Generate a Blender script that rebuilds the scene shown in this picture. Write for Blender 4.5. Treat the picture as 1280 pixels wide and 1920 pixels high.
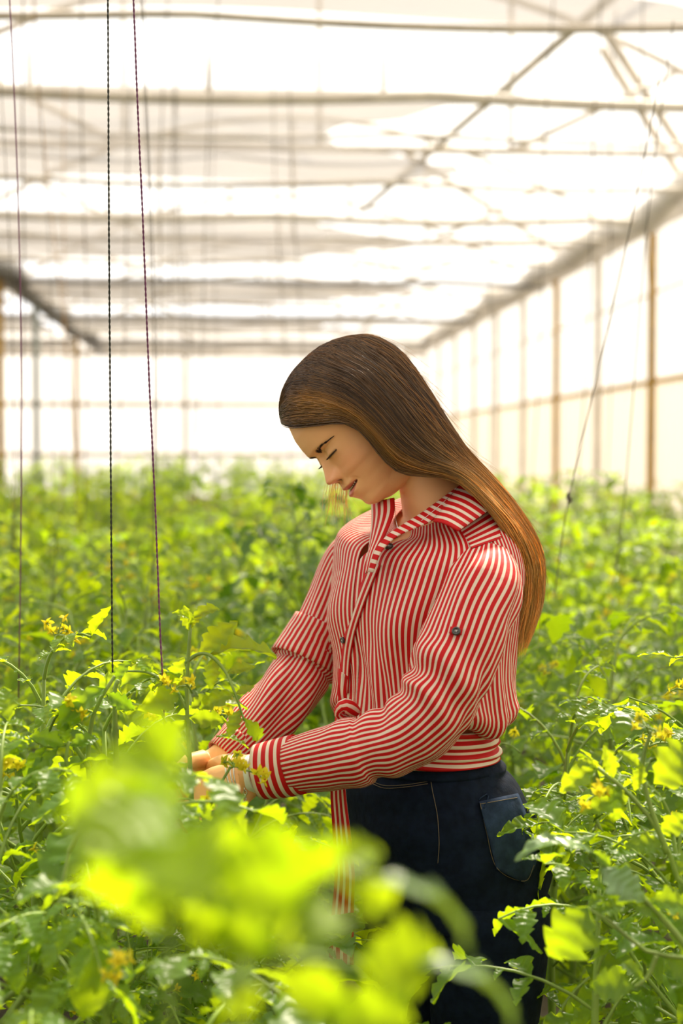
import bpy, math, random
import numpy as np
from mathutils import Vector, Matrix
from mathutils.bvhtree import BVHTree
for o in list(bpy.data.objects): bpy.data.objects.remove(o)
S = bpy.context.scene
COL = S.collection
PI = math.pi
# ------------------------------------------------------------ camera
FPX = 2667.0; D0 = 2.2; CZ = 1.45
cd = bpy.data.cameras.new('camera'); cam = bpy.data.objects.new('camera', cd); COL.objects.link(cam)
cd.lens = 50.0; cd.sensor_width = 36; cd.sensor_height = 36; cd.sensor_fit = 'AUTO'
cd.clip_start = 0.05; cd.clip_end = 300
yaw = math.atan(200/FPX); pit = math.atan(110/FPX)
cam.location = (0, 0, CZ)
cam.rotation_euler = (PI/2 - pit, 0, -yaw)
S.camera = cam
cd.dof.use_dof = True; cd.dof.focus_distance = 2.08; cd.dof.aperture_fstop = 2.9
CM = np.array(cam.rotation_euler.to_matrix())
CR, CU, CF = CM[:, 0], CM[:, 1], -CM[:, 2]
CO = np.array([0, 0, CZ], float)
def P(px, py, dy=0.0, D=D0):
    """world point seen at pixel (px, py), D+dy metres from the camera"""
    d = D + dy
    return CO + CF*d + CR*((px-640)/FPX*d) + CU*((960-py)/FPX*d)
def PS(a): return np.array([P(*q) for q in a])
# ------------------------------------------------------------ light
W = bpy.data.worlds.new('sky'); S.world = W; W.use_nodes = True
wn = W.node_tree.nodes; wl = W.node_tree.links; wn.clear()
wo = wn.new('ShaderNodeOutputWorld'); wb = wn.new('ShaderNodeBackground')
wtc = wn.new('ShaderNodeTexCoord'); wsx = wn.new('ShaderNodeSeparateXYZ'); wr = wn.new('ShaderNodeValToRGB')
wl.new(wtc.outputs['Generated'], wsx.inputs[0]); 
wm = wn.new('ShaderNodeMapRange'); wm.inputs[1].default_value = -1; wm.inputs[2].default_value = 1
wl.new(wsx.outputs['Y'], wm.inputs[0]); wl.new(wm.outputs[0], wr.inputs[0])
wr.color_ramp.elements[0].position = 0.1; wr.color_ramp.elements[0].color = (0.36, 0.315, 0.25, 1)
wr.color_ramp.elements[1].position = 0.72; wr.color_ramp.elements[1].color = (1.0, 0.98, 0.955, 1)
wl.new(wr.outputs[0], wb.inputs[0]); wb.inputs[1].default_value = 1.75
wl.new(wb.outputs[0], wo.inputs[0])
sd = bpy.data.lights.new('sun', 'SUN'); sun = bpy.data.objects.new('sun', sd); COL.objects.link(sun)
sd.energy = 10.5; sd.angle = math.radians(7); sd.color = (1.0, 0.88, 0.68)
sdir = Vector((-0.34, -0.66, -0.78)).normalized()
sun.rotation_euler = sdir.to_track_quat('-Z', 'Y').to_euler(); sun.location = (3, 8, 12)
S.view_settings.view_transform = 'Standard'; S.view_settings.look = 'None'
S.view_settings.exposure = 0.12; S.view_settings.gamma = 1.0; S.view_settings.use_curve_mapping = False
# ------------------------------------------------------------ helpers
class MB:
    """collects vertices, faces and corner uvs, built as one mesh object"""
    def __init__(s): s.v = []; s.f = []; s.uv = []; s.c = []; s.n = 0; s.usec = False
    def add(s, v, f, uv=None, col=None):
        v = np.asarray(v, float).reshape(-1, 3); f = [tuple(int(i)+s.n for i in q) for q in f]
        s.v.append(v); s.f += f
        if uv is None: s.uv += [(0.0, 0.0)]*sum(len(q) for q in f)
        else: s.uv += list(uv)
        if col is None: col = np.ones((len(v), 3))*0.5
        else: s.usec = True
        s.c.append(np.asarray(col, float).reshape(-1, 3)); s.n += len(v)
    def grid(s, G, U=None, V=None, closed=False, col=None, flip=False, cap=False):
        nr, nc = G.shape[:2]
        mc = nc if closed else nc-1
        if U is None: U = np.tile(np.arange(mc+1)/mc, (nr, 1))
        if V is None: V = np.tile((np.arange(nr)/(nr-1))[:, None], (1, mc+1))
        f = []; uv = []
        for i in range(nr-1):
            for j in range(mc):
                k = (j+1) % nc; j1 = j+1
                q = [i*nc+j, i*nc+k, (i+1)*nc+k, (i+1)*nc+j]
                w = [(U[i, j], V[i, j]), (U[i, j1], V[i, j1]), (U[i+1, j1], V[i+1, j1]), (U[i+1, j], V[i+1, j])]
                if flip: q.reverse(); w.reverse()
                f.append(q); uv += w
        if cap and closed:
            for r, rev in ((0, not flip), (nr-1, flip)):
                q = [r*nc+j for j in range(nc)]
                if rev: q.reverse()
                f.append(q); uv += [(U[r, 0], V[r, 0])]*nc
        s.add(G, f, uv, col)
    def tube(s, pts, rad, seg=8, cap=True, N=None, shape=None):
        pts = np.asarray(pts, float); n = len(pts); rad = np.broadcast_to(np.asarray(rad, float), (n,))
        A, B = frames(pts)
        th = np.arange(seg)/seg*2*PI
        G = pts[:, None, :] + rad[:, None, None]*(np.cos(th)[None, :, None]*A[:, None, :] + np.sin(th)[None, :, None]*B[:, None, :])
        L = np.concatenate([[0], np.cumsum(np.linalg.norm(np.diff(pts, axis=0), axis=1))])
        U = np.tile(np.arange(seg+1)/seg, (n, 1)); V = np.tile(L[:, None], (1, seg+1))
        s.grid(G, U, V, closed=True, cap=cap)
    def box(s, c, h, R=None):
        c = np.asarray(c, float); h = np.asarray(h, float)
        v = np.array([[x, y, z] for x in (-1, 1) for y in (-1, 1) for z in (-1, 1)], float)*h
        if R is not None: v = v @ np.asarray(R).T
        s.add(v+c, [(0, 1, 3, 2), (4, 6, 7, 5), (0, 4, 5, 1), (2, 3, 7, 6), (0, 2, 6, 4), (1, 5, 7, 3)])
    def build(s, name, m, parent=None, smooth=True, origin=None):
        v = np.concatenate(s.v) if s.v else np.zeros((0, 3))
        if origin is not None: v = v - np.asarray(origin, float)
        me = bpy.data.meshes.new(name); me.from_pydata(v.tolist(), [], s.f); 
        uvl = me.uv_layers.new(name='UVMap')
        if len(s.uv) == len(me.loops): uvl.data.foreach_set('uv', np.array(s.uv, 'f').ravel())
        if s.usec:
            ca = me.color_attributes.new('Col', 'FLOAT_COLOR', 'POINT')
            c4 = np.concatenate([np.concatenate(s.c), np.ones((len(v), 1))], 1)
            ca.data.foreach_set('color', c4.astype('f').ravel())
        if smooth: me.polygons.foreach_set('use_smooth', [True]*len(me.polygons))
        me.materials.append(m); me.update()
        o = bpy.data.objects.new(name, me); COL.objects.link(o)
        if parent is not None: o.parent = parent
        if origin is not None: o.location = tuple(origin)
        return o
def frames(pts, up=None):
    n = len(pts); T = np.gradient(pts, axis=0); T /= np.linalg.norm(T, axis=1)[:, None]+1e-12
    a = np.array([0, 0, 1.0]) if up is None else np.asarray(up, float)
    if abs(T[0] @ a) > 0.9: a = np.array([1.0, 0, 0])
    A = np.zeros((n, 3)); p = a
    for i in range(n):
        p = p - T[i]*(p @ T[i]); p /= np.linalg.norm(p)+1e-12; A[i] = p
    return A, np.cross(T, A)
def resample(pts, n, smooth=True):
    """Catmull-Rom through the rows, even in arc length"""
    p = np.asarray(pts, float); k = len(p)
    q = np.vstack([2*p[0]-p[1], p, 2*p[-1]-p[-2]]); out = []
    for i in range(k-1):
        a, b, c, d = q[i:i+4]
        for t in np.arange(24)/24:
            out.append(0.5*((2*b)+(c-a)*t+(2*a-5*b+4*c-d)*t*t+(-a+3*b-3*c+d)*t**3))
    out.append(p[-1]); out = np.array(out)
    L = np.concatenate([[0], np.cumsum(np.linalg.norm(np.diff(out[:, :3], axis=0), axis=1))])
    x = np.linspace(0, L[-1], n)
    return np.stack([np.interp(x, L, out[:, j]) for j in range(out.shape[1])], 1)
def interp(x, tab):
    t = sorted(tab); return np.interp(x, [a for a, _ in t], [b for _, b in t])
def sstep(x, a, b):
    t = np.clip((np.asarray(x, float)-a)/(b-a), 0, 1); return t*t*(3-2*t)
def nrm(v): v = np.asarray(v, float); return v/(np.linalg.norm(v)+1e-12)
def empty(name, loc=(0, 0, 0), rz=0):
    o = bpy.data.objects.new(name, None); COL.objects.link(o); o.location = tuple(loc); o.rotation_euler = (0, 0, rz); o.empty_display_size = 0.1
    return o
def tag(o, label=None, cat=None, group=None, kind=None):
    if label: o['label'] = label
    if cat: o['category'] = cat
    if group: o['group'] = group
    if kind: o['kind'] = kind
    return o
def copy_tree(o, parent=None):
    c = o.copy(); COL.objects.link(c)
    if parent is not None: c.parent = parent
    for ch in list(o.children): copy_tree(ch, c)
    return c
# ------------------------------------------------------------ materials
def mat(name, col, rough=0.6, metal=0.0, spec=0.5, var=0.0, scale=20.0, bump=0.0, sheen=0.0):
    m = bpy.data.materials.new(name); m.use_nodes = True; nt = m.node_tree; b = nt.nodes['Principled BSDF']
    b.inputs['Base Color'].default_value = (*col, 1); b.inputs['Roughness'].default_value = rough
    b.inputs['Metallic'].default_value = metal; b.inputs['Specular IOR Level'].default_value = spec
    if sheen: b.inputs['Sheen Weight'].default_value = sheen
    if var or bump:
        tc = nt.nodes.new('ShaderNodeTexCoord'); n = nt.nodes.new('ShaderNodeTexNoise'); n.inputs['Scale'].default_value = scale; n.inputs['Detail'].default_value = 5
        nt.links.new(tc.outputs['Object'], n.inputs['Vector'])
        if var:
            r = nt.nodes.new('ShaderNodeMapRange'); r.inputs[1].default_value = 0.3; r.inputs[2].default_value = 0.7
            nt.links.new(n.outputs['Fac'], r.inputs[0])
            mx = nt.nodes.new('ShaderNodeMix'); mx.data_type = 'RGBA'; nt.links.new(r.outputs[0], mx.inputs['Factor'])
            mx.inputs['A'].default_value = (*[max(0, c*(1-var)) for c in col], 1); mx.inputs['B'].default_value = (*[min(1, c*(1+var)) for c in col], 1)
            nt.links.new(mx.outputs['Result'], b.inputs['Base Color'])
        if bump:
            bp = nt.nodes.new('ShaderNodeBump'); bp.inputs['Strength'].default_value = bump; bp.inputs['Distance'].default_value = 0.01
            nt.links.new(n.outputs['Fac'], bp.inputs['Height']); nt.links.new(bp.outputs[0], b.inputs['Normal'])
    return m
def film(name, col, transp, trans_col, streak=8.0, squash=(1, 1, 0.05), amount=0.3, low=None):
    """thin plastic film or shade cloth: partly see-through, partly glowing"""
    m = bpy.data.materials.new(name); m.use_nodes = True; nt = m.node_tree; nt.nodes.clear(); N = nt.nodes.new; L = nt.links.new
    out = N('ShaderNodeOutputMaterial'); tr = N('ShaderNodeBsdfTransparent'); tl = N('ShaderNodeBsdfTranslucent'); df = N('ShaderNodeBsdfDiffuse')
    m1 = N('ShaderNodeMixShader'); m2 = N('ShaderNodeMixShader'); m1.inputs[0].default_value = 0.35
    L(tl.outputs[0], m1.inputs[1]); L(df.outputs[0], m1.inputs[2]); L(tr.outputs[0], m2.inputs[2]); L(m1.outputs[0], m2.inputs[1]); L(m2.outputs[0], out.inputs[0])
    tc = N('ShaderNodeTexCoord'); mp = N('ShaderNodeMapping'); mp.inputs['Scale'].default_value = squash; n = N('ShaderNodeTexNoise'); n.inputs['Scale'].default_value = streak; n.inputs['Detail'].default_value = 4
    L(tc.outputs['Object'], mp.inputs[0]); L(mp.outputs[0], n.inputs['Vector'])
    r = N('ShaderNodeMapRange'); r.inputs[1].default_value = 0.3; r.inputs[2].default_value = 0.7; r.inputs[3].default_value = transp-amount/2; r.inputs[4].default_value = transp+amount/2
    L(n.outputs['Fac'], r.inputs[0]); L(r.outputs[0], m2.inputs[0])
    tr.inputs[0].default_value = (*trans_col, 1)
    for s in (tl, df): s.inputs[0].default_value = (*col, 1)
    if low:
        zc, lc, ltc = low
        sx = N('ShaderNodeSeparateXYZ'); L(tc.outputs['Object'], sx.inputs[0])
        st = N('ShaderNodeMath'); st.operation = 'GREATER_THAN'; st.inputs[1].default_value = zc; L(sx.outputs['Z'], st.inputs[0])
        for a, b, socks in ((lc, col, (tl.inputs[0], df.inputs[0])), (ltc, trans_col, (tr.inputs[0],))):
            mx = N('ShaderNodeMix'); mx.data_type = 'RGBA'; L(st.outputs[0], mx.inputs['Factor'])
            mx.inputs['A'].default_value = (*a, 1); mx.inputs['B'].default_value = (*b, 1)
            for k in socks: L(mx.outputs['Result'], k)
    return m
def leaf_mat(name, top, glow, glowmix=0.5, rough=0.38, spec=0.42, under=(0.10, 0.20, 0.03)):
    m = bpy.data.materials.new(name); m.use_nodes = True; nt = m.node_tree; N = nt.nodes.new; L = nt.links.new
    b = nt.nodes['Principled BSDF']; out = nt.nodes['Material Output']
    b.inputs['Roughness'].default_value = rough; b.inputs['Specular IOR Level'].default_value = spec
    tl = N('ShaderNodeBsdfTranslucent'); mx = N('ShaderNodeMixShader'); mx.inputs[0].default_value = glowmix
    L(b.outputs[0], mx.inputs[1]); L(tl.outputs[0], mx.inputs[2]); L(mx.outputs[0], out.inputs[0])
    tc = N('ShaderNodeTexCoord'); n = N('ShaderNodeTexNoise'); n.inputs['Scale'].default_value = 7; n.inputs['Detail'].default_value = 3; L(tc.outputs['Object'], n.inputs['Vector'])
    oi = N('ShaderNodeObjectInfo'); ad = N('ShaderNodeMath'); ad.operation = 'MULTIPLY_ADD'; L(oi.outputs['Random'], ad.inputs[0]); ad.inputs[1].default_value = 0.3; L(n.outputs['Fac'], ad.inputs[2])
    r = N('ShaderNodeMapRange'); r.inputs[1].default_value = 0.35; r.inputs[2].default_value = 0.95; L(ad.outputs[0], r.inputs[0])
    for col, sock in ((top, b.inputs['Base Color']), (glow, tl.inputs[0])):
        q = N('ShaderNodeMix'); q.data_type = 'RGBA'; L(r.outputs[0], q.inputs['Factor'])
        q.inputs['A'].default_value = (col[0]*0.6, col[1]*0.75, col[2]*0.8, 1); q.inputs['B'].default_value = (min(1, col[0]*1.3), min(1, col[1]*1.15), col[2], 1)
        if sock == b.inputs['Base Color']:
            ge = N('ShaderNodeNewGeometry'); u = N('ShaderNodeMix'); u.data_type = 'RGBA'; L(ge.outputs['Backfacing'], u.inputs['Factor'])
            L(q.outputs['Result'], u.inputs['A']); u.inputs['B'].default_value = (*under, 1); L(u.outputs['Result'], sock)
        else: L(q.outputs['Result'], sock)
    # veins: uv.x along the leaflet, uv.y across (0 on the midrib)
    uv = N('ShaderNodeUVMap'); sx = N('ShaderNodeSeparateXYZ'); L(uv.outputs[0], sx.inputs[0])
    ab = N('ShaderNodeMath'); ab.operation = 'ABSOLUTE'; L(sx.outputs['Y'], ab.inputs[0])
    ma = N('ShaderNodeMath'); ma.operation = 'MULTIPLY_ADD'; L(ab.outputs[0], ma.inputs[0]); ma.inputs[1].default_value = -0.22; L(sx.outputs['X'], ma.inputs[2])
    fr = N('ShaderNodeMath'); fr.operation = 'MULTIPLY'; fr.inputs[1].default_value = 42; L(ma.outputs[0], fr.inputs[0])
    si = N('ShaderNodeMath'); si.operation = 'SINE'; L(fr.outputs[0], si.inputs[0])
    bp = N('ShaderNodeBump'); bp.inputs['Strength'].default_value = 0.28; bp.inputs['Distance'].default_value = 0.0018; L(si.outputs[0], bp.inputs['Height']); L(bp.outputs[0], b.inputs['Normal'])
    return m
M = {}
M['leaf'] = leaf_mat('tomato_leaf', (0.055, 0.145, 0.008), (0.52, 0.72, 0.010), 0.54)
M['leaf_young'] = leaf_mat('young_leaf', (0.15, 0.28, 0.010), (0.55, 0.75, 0.008), 0.6)
M['leaf_near'] = leaf_mat('backlit_leaf', (0.22, 0.36, 0.010), (0.42, 0.62, 0.006), 0.62, spec=0.3, under=(0.24, 0.38, 0.015))  # brighter base and underside put backlight into the foreground leaf colour
M['leaf_glossy'] = leaf_mat('glossy_leaf', (0.20, 0.27, 0.13), (0.30, 0.50, 0.02), 0.22, rough=0.30, spec=1.0)  # pale base carries the whitish sky sheen of the arched leaf tops
M['stem'] = mat('green_stem', (0.20, 0.30, 0.05), 0.5, var=0.3, scale=15)
M['petal'] = leaf_mat('yellow_petal', (0.95, 0.72, 0.02), (0.98, 0.80, 0.03), 0.45, 0.5, 0.3, under=(0.9, 0.7, 0.02))
M['leaf_dark'] = leaf_mat('dark_leaf', (0.05, 0.13, 0.012), (0.16, 0.34, 0.010), 0.35)
M['calyx'] = mat('green_calyx', (0.18, 0.28, 0.04), 0.6)
M['soil'] = mat('dark_soil', (0.045, 0.03, 0.02), 0.95, var=0.4, scale=6, bump=0.6)
M['steel'] = mat('galvanised_steel', (0.74, 0.68, 0.60), 0.6, metal=0.0, var=0.2, scale=5)
M['darksteel'] = mat('dark_pipe', (0.22, 0.21, 0.20), 0.6, var=0.2, scale=3)
M['yellow_post'] = mat('yellow_painted_post', (0.50, 0.30, 0.05), 0.6, var=0.25, scale=4)
M['blue_post'] = mat('pale_blue_post', (0.33, 0.38, 0.36), 0.6, var=0.2, scale=4)
M['base'] = mat('rusty_kerb', (0.42, 0.26, 0.10), 0.8, var=0.3, scale=2)
M['roof'] = film('roof_film', (0.93, 0.91, 0.88), 0.80, (1, 1, 1), 1.5, (1, 0.2, 1), 0.12)
M['wall'] = film('wall_film', (0.92, 0.90, 0.86), 0.32, (0.74, 0.70, 0.65), 5.0, (1, 1, 0.04), 0.5, low=(2.30, (0.90, 0.80, 0.64), (0.66, 0.58, 0.47)))
M['backwall'] = film('back_wall_film', (0.80, 0.77, 0.74), 0.40, (0.60, 0.57, 0.55), 2.5, (1, 1, 0.1), 0.3)
M['screen'] = film('shade_cloth', (0.44, 0.415, 0.39), 0.50, (0.49, 0.465, 0.44), 2.5, (0.15, 1.6, 1), 0.3)
# ------------------------------------------------------------ the setting
XR, XL = 5.0, -3.5; ZE = CZ+2.68; YB = 38.0
def quad_obj(name, pts, m, nu=1, nv=1, sag=None, **k):
    a, b, c, d = [np.array(p, float) for p in pts]; g = MB()
    u = np.linspace(0, 1, nu+1); v = np.linspace(0, 1, nv+1)
    G = (a[None, None]*(1-u)[None, :, None]+b[None, None]*u[None, :, None])*(1-v)[:, None, None]+(d[None, None]*(1-u)[None, :, None]+c[None, None]*u[None, :, None])*v[:, None, None]
    if sag is not None: G = G + sag(G, u, v)
    g.grid(G); return tag(g.build(name, m, **k), kind='structure')
quad_obj('floor', [(-26, -6, 0), (8, -6, 0), (8, 41, 0), (-26, 41, 0)], M['soil'])
quad_obj('wall_right', [(XR, -6, 0), (XR, YB, 0), (XR, YB, ZE), (XR, -6, ZE)], M['wall'])
quad_obj('wall_back', [(-26, YB, 0.0), (XR, YB, 0.0), (XR, YB, ZE+0.6), (-26, YB, ZE+0.6)], M['backwall'])
# roof film: curved over each span
g = MB(); SPANS = [(XL, XR), (XL-8.5, XL), (XL-17, XL-8.5)]
for x0, x1 in SPANS:
    t = np.linspace(0, 1, 25); x = x0+(x1-x0)*t; z = ZE+0.25+1.55*np.sin(PI*t)**0.85
    G = np.stack([np.stack([x, np.full(25, y), z], 1) for y in np.linspace(-6, YB, 12)])
    g.grid(G)
tag(g.build('ceiling', M['roof']), kind='structure')
g = MB(); g.box((-10.5, YB-0.06, 0.15), (15.5, 0.05, 0.15)); tag(g.build('trim_1', M['base'], smooth=False), kind='structure')
def bar(pts, r, seg=8):
    g = MB(); g.tube(pts, r, seg); return g
def rail(n, pts, r, m): tag(bar(pts, r).build(n, m), kind='structure')
rail('trim_2', [(XR-.04, -5, 2.30), (XR-.04, YB, 2.30)], 0.035, M['yellow_post'])
for i, (z, r) in enumerate(((ZE-0.05, 0.08), (2.75, 0.08), (1.42, 0.07))):
    rail('trim_%d' % (3+i), [(-26, YB-.11, z), (XR, YB-.11, z)], r, M['steel'])
# gutters
def gutter(n, x):
    g = MB(); sec = np.array([(-.20, .18), (-.13, -.05), (.13, -.05), (.20, .18), (.18, .18), (.11, -.02), (-.11, -.02), (-.18, .18)])
    G = np.array([[(x+a, y, ZE+b) for a, b in sec] for y in np.linspace(-5, YB-.1, 8)])
    g.grid(G, closed=True, cap=True); tag(g.build(n, M['steel'], smooth=False), kind='structure')
gutter('trim_6', XR-.15); gutter('trim_7', XL); gutter('trim_8', XL-8.5)
rail('trim_9', [(XR-.04, -5, 3.35), (XR-.04, YB, 3.35)], 0.018, M['steel'])
# posts
Ys = [16.5+2.5*k for k in range(-6, 9)]
nm = ['topmost', 'next']
for k, y in enumerate(Ys):
    yel = k in (6, 8)
    g = MB(); g.box((0, 0, ZE/2), (0.04, 0.04, ZE/2))
    o = g.build('greenhouse_post', M['yellow_post'] if yel else M['steel'], smooth=False); o.location = (XR-.1, y, 0)
    if yel: tag(o, 'yellow painted side wall post, ' + ('nearest the right edge of the photo' if k == 6 else 'behind the first one, midway along the visible wall'), 'post')
    else: tag(o, 'plain grey steel post in the right hand side wall of the greenhouse', 'post', 'grey posts of the right wall')
for k, (y, mm, lb) in enumerate(((10.0, 'steel', 0), (15.9, 'steel', 0), (21.7, 'yellow_post', 'ochre post at the far left edge of the photo'), (25.6, 'blue_post', 'pale blue grey post between two ochre posts on the left'), (32.0, 'yellow_post', 'olive yellow post under the end of the left gutter'))):
    g = MB(); g.box((0, 0, ZE/2), (0.05, 0.05, ZE/2)); o = g.build('greenhouse_post', M[mm], smooth=False); o.location = (XL, y, 0)
    tag(o, lb or 'steel post under the left gutter near the camera', 'post', None if lb else 'near posts of the left gutter')
for x in (-1.3, -14.0, -18.0):
    g = MB(); g.box((0, 0, ZE/2), (0.06, 0.05, ZE/2)); o = g.build('greenhouse_post', M['steel'], smooth=False); o.location = (x, YB-.16, 0)
    tag(o, 'grey post standing against the back wall' + (', the one right of the olive post' if x == -1.3 else ', far out to the left'), 'post', None if x == -1.3 else 'far left back wall posts')
# roof trusses: chord, arch, hangers in each span
def truss(y, x0, x1, ord_):
    t = empty('roof_truss', (x0, y, ZE)); w = x1-x0
    bar([(0, 0, 0.0), (w, 0, 0.0)], 0.035).build('bottom_chord', M['steel'], t)
    s = np.linspace(0, 1, 21); a = np.stack([s*w, 0*s, 0.12+1.45*np.sin(PI*s)**0.85], 1)
    bar(a, 0.035).build('arch', M['steel'], t)
    for f in (0.3, 0.5, 0.7):
        bar([(f*w, 0, 0), (f*w, 0, 0.12+1.45*math.sin(PI*f)**0.85)], 0.022, 6).build('hanger', M['steel'], t)
    for f, g_ in ((0.3, 0.12), (0.7, 0.88)):
        bar([(f*w, 0, 0), (g_*w, 0, 0.12+1.45*math.sin(PI*g_)**0.85)], 0.03, 6).build('brace', M['steel'], t)
    return t
ordn = ['nearest the camera, at the top of the photo', 'second from the camera', 'third from the camera', 'fourth from the camera', 'fifth from the camera', 'sixth from the camera']
for k, y in enumerate((7.2, 12.6, 18.2, 23.6, 29.0, 34.0)):
    for sidx, (x0, x1) in enumerate(SPANS[:2]):
        t = truss(y, x0, x1, k)
        tag(t, 'curved steel roof truss, %s span, %s' % ('middle' if sidx == 0 else 'left', ordn[k].replace(', at the top of the photo', '')), 'truss')
# horizontal shade cloths between beams
rng = np.random.RandomState(3)
SC = [(4.9, 8.5), (10.3, 13.6), (15.6, 19.2), (21.4, 24.7), (27.0, 30.4), (33.0, 36.0)]
zs = ZE-0.1
for k, (y0, y1) in enumerate(SC):
    for sidx, (xa, xb) in enumerate(((XL+.25, [2.6, 1.4, 1.6, 2.2, 2.4, 3.4][k]), (XL-8.3, XL-.25), (XL-16.8, XL-8.7))):
        if sidx == 2 and k < 3: continue
        sc = empty('shade_screen', ((xa+xb)/2, y0, zs))
        g = MB(); u = np.linspace(0, 1, 41); v = np.linspace(0, 1, 17); cx = (xa+xb)/2
        UU, VV = np.meshgrid(u, v)
        X = xa+(xb-xa)*UU; edge = (1.0 if sidx == 0 else 0.0)
        X = X + edge*UU**6*0.7*np.sin(VV*7+k*2)
        Y = y0+(y1-y0)*VV + 0.10*np.sin(UU*9+k)*(VV > .99)
        Z = zs + 0.03 - 0.09*np.abs(np.sin(PI*UU*2.5+k)) * np.sin(PI*VV)**0.5 - 0.03*np.sin(VV*40)
        g.grid(np.stack([X-cx, Y-y0, Z-zs], -1)); g.build('cloth', M['screen'], sc)
        for f, dy in (('front_rail', 0.0), ('rear_rail', y1-y0), ('middle_wire', (y1-y0)*0.38)):
            n = 30; xx = np.linspace(xa, XR-.3 if sidx == 0 else xb, n)-cx
            zz = np.zeros(n) - 0.05*np.abs(np.sin(xx*0.9+k))
            r = 0.045 if f == 'front_rail' else (0.02 if f == 'middle_wire' else 0.028)
            bar(np.stack([xx, np.full(n, dy), zz], 1), r, 6).build(f, M['darksteel'] if (k >= 3 and f == 'front_rail') else M['steel'], sc)
        for j in range(4 if sidx == 0 else 3):        # hooks that hold the cloth
            xx = xa+(xb-xa)*(0.12+0.27*j)-cx
            bar([(xx, 0, 0), (xx, 0, 0.35)], 0.02, 5).build('hook', M['steel'], sc)
        tag(sc, 'translucent grey shade cloth, %s span, %s row of cloths from the camera' % (['middle', 'left', 'far left'][sidx], ['first', 'second', 'third', 'fourth', 'fifth', 'sixth'][k]), 'shade cloth')
# long diagonal brace and rolled screens by the side wall
def long_bar(pts, r, name, label, cat, m='steel'):
    o = bar(pts, r).build(name, M[m]); tag(o, label, cat); return o
long_bar([(2.6, 8.0, ZE+0.3), (1.35, 15.2, ZE-.1)], 0.035, 'diagonal_brace', 'long diagonal steel pipe crossing the roof above the woman', 'pipe')
for k, (a, b, lb) in enumerate((((3.2, 12.3, ZE+1.0), (4.75, 14.2, ZE+.05), 'paired slanting brace at the right side of the roof, front pipe'), ((3.35, 12.9, ZE+1.0), (4.85, 14.9, ZE+.05), 'paired slanting brace at the right side of the roof, rear pipe'),
        ((2.2, 18.4, ZE+1.2), (4.6, 19.8, ZE+.1), 'slanting brace deeper in the roof above the eave on the right'))):
    long_bar([a, b], 0.045, 'slanting_brace', lb, 'brace')
n = 40; t = np.linspace(0, 1, n)
for k, (x, z, r, lb) in enumerate(((4.55, ZE-0.02, 0.16, 'rolled up side screen hanging under the right gutter'), (XL+.15, ZE-0.0, 0.17, 'rolled up side screen hanging under the left gutter'))):
    g = MB(); y = 9+(YB-10)*t; g.tube(np.stack([np.full(n, x)+.05*np.sin(t*30), y, z+.05*np.sin(t*47)], 1), r*(1+.18*np.sin(t*60)), 12)
    tag(g.build('rolled_screen', M['steel' if k == 0 else 'darksteel']), lb, 'rolled screen')
# ------------------------------------------------------------ plants
def leaflet_arrays(n, m, seed, lobes=4, fold=0.25, droop=0.5, wid=0.27, curl=0.0):
    """one leaflet, unit length along +x, midrib at y=0, top side +z"""
    r = np.random.RandomState(seed); t = np.linspace(0, 1, n+1); c = np.linspace(-1, 1, 2*m+1)
    ph = r.uniform(0, 0.15)
    saw = lambda tt: np.abs(((tt*lobes+ph) % 1.0))
    G = np.zeros((n+1, 2*m+1, 3))
    for i, a in enumerate(t):
        w = wid*(math.sin(PI*min(1, a**0.78))**0.8)*(1+0.0*a)
        for j, b in enumerate(c):
            s = saw(a + (0.04 if b > 0 else 0)); lob = 1-0.42*(s**1.6)*(1 if 0.1 < a < 0.93 else .4)
            ww = w*(1-(1-lob)*abs(b)**1.5)
            x = a + 0.10*abs(b)*(1-a)*(1.0 if a > 0 else 0); y = ww*b
            z = fold*abs(y) + 0.02*math.sin(9*a+5*abs(b)+seed)*abs(b) + 0.012*math.sin(23*a+3*b)
            G[i, j] = (x, y, z)
    # arch: bend along x
    ang = droop*t**1.3*1.6; dx = np.diff(t, prepend=0)
    cx = np.cumsum(dx*np.cos(ang)); cz = -np.cumsum(dx*np.sin(ang))
    out = G.copy()
    for i in range(n+1):
        tx = G[i, :, 0]-t[i]; ca, sa = math.cos(ang[i]), math.sin(ang[i])
        out[i, :, 0] = cx[i]+tx*ca+G[i, :, 2]*sa; out[i, :, 2] = cz[i]-tx*sa+G[i, :, 2]*ca
        out[i, :, 1] = G[i, :, 1]*(1-curl*t[i])
    U = np.tile(t[:, None], (1, 2*m+1)); V = np.tile(c[None, :]*0.3, (n+1, 1))
    return out, U, V
LL = {res: [leaflet_arrays(*nm, seed=s, lobes=3.3+s % 3*.6, fold=.15+.12*(s % 4), droop=.25+.16*(s % 5)) for s in range(8)] for res, nm in ((0, (8, 1)), (1, (14, 2)), (2, (30, 4)))}
def place_leaflet(mb, base, dirv, upv, L, idx, res, wscale=1.0):
    G, U, V = LL[res][idx % 8]
    x = nrm(dirv); z = nrm(upv - x*np.dot(upv, x)); y = np.cross(z, x)
    Q = base + L*(G[..., 0:1]*x + wscale*G[..., 1:2]*y + G[..., 2:3]*z)
    mb.grid(Q, U, V)
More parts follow.
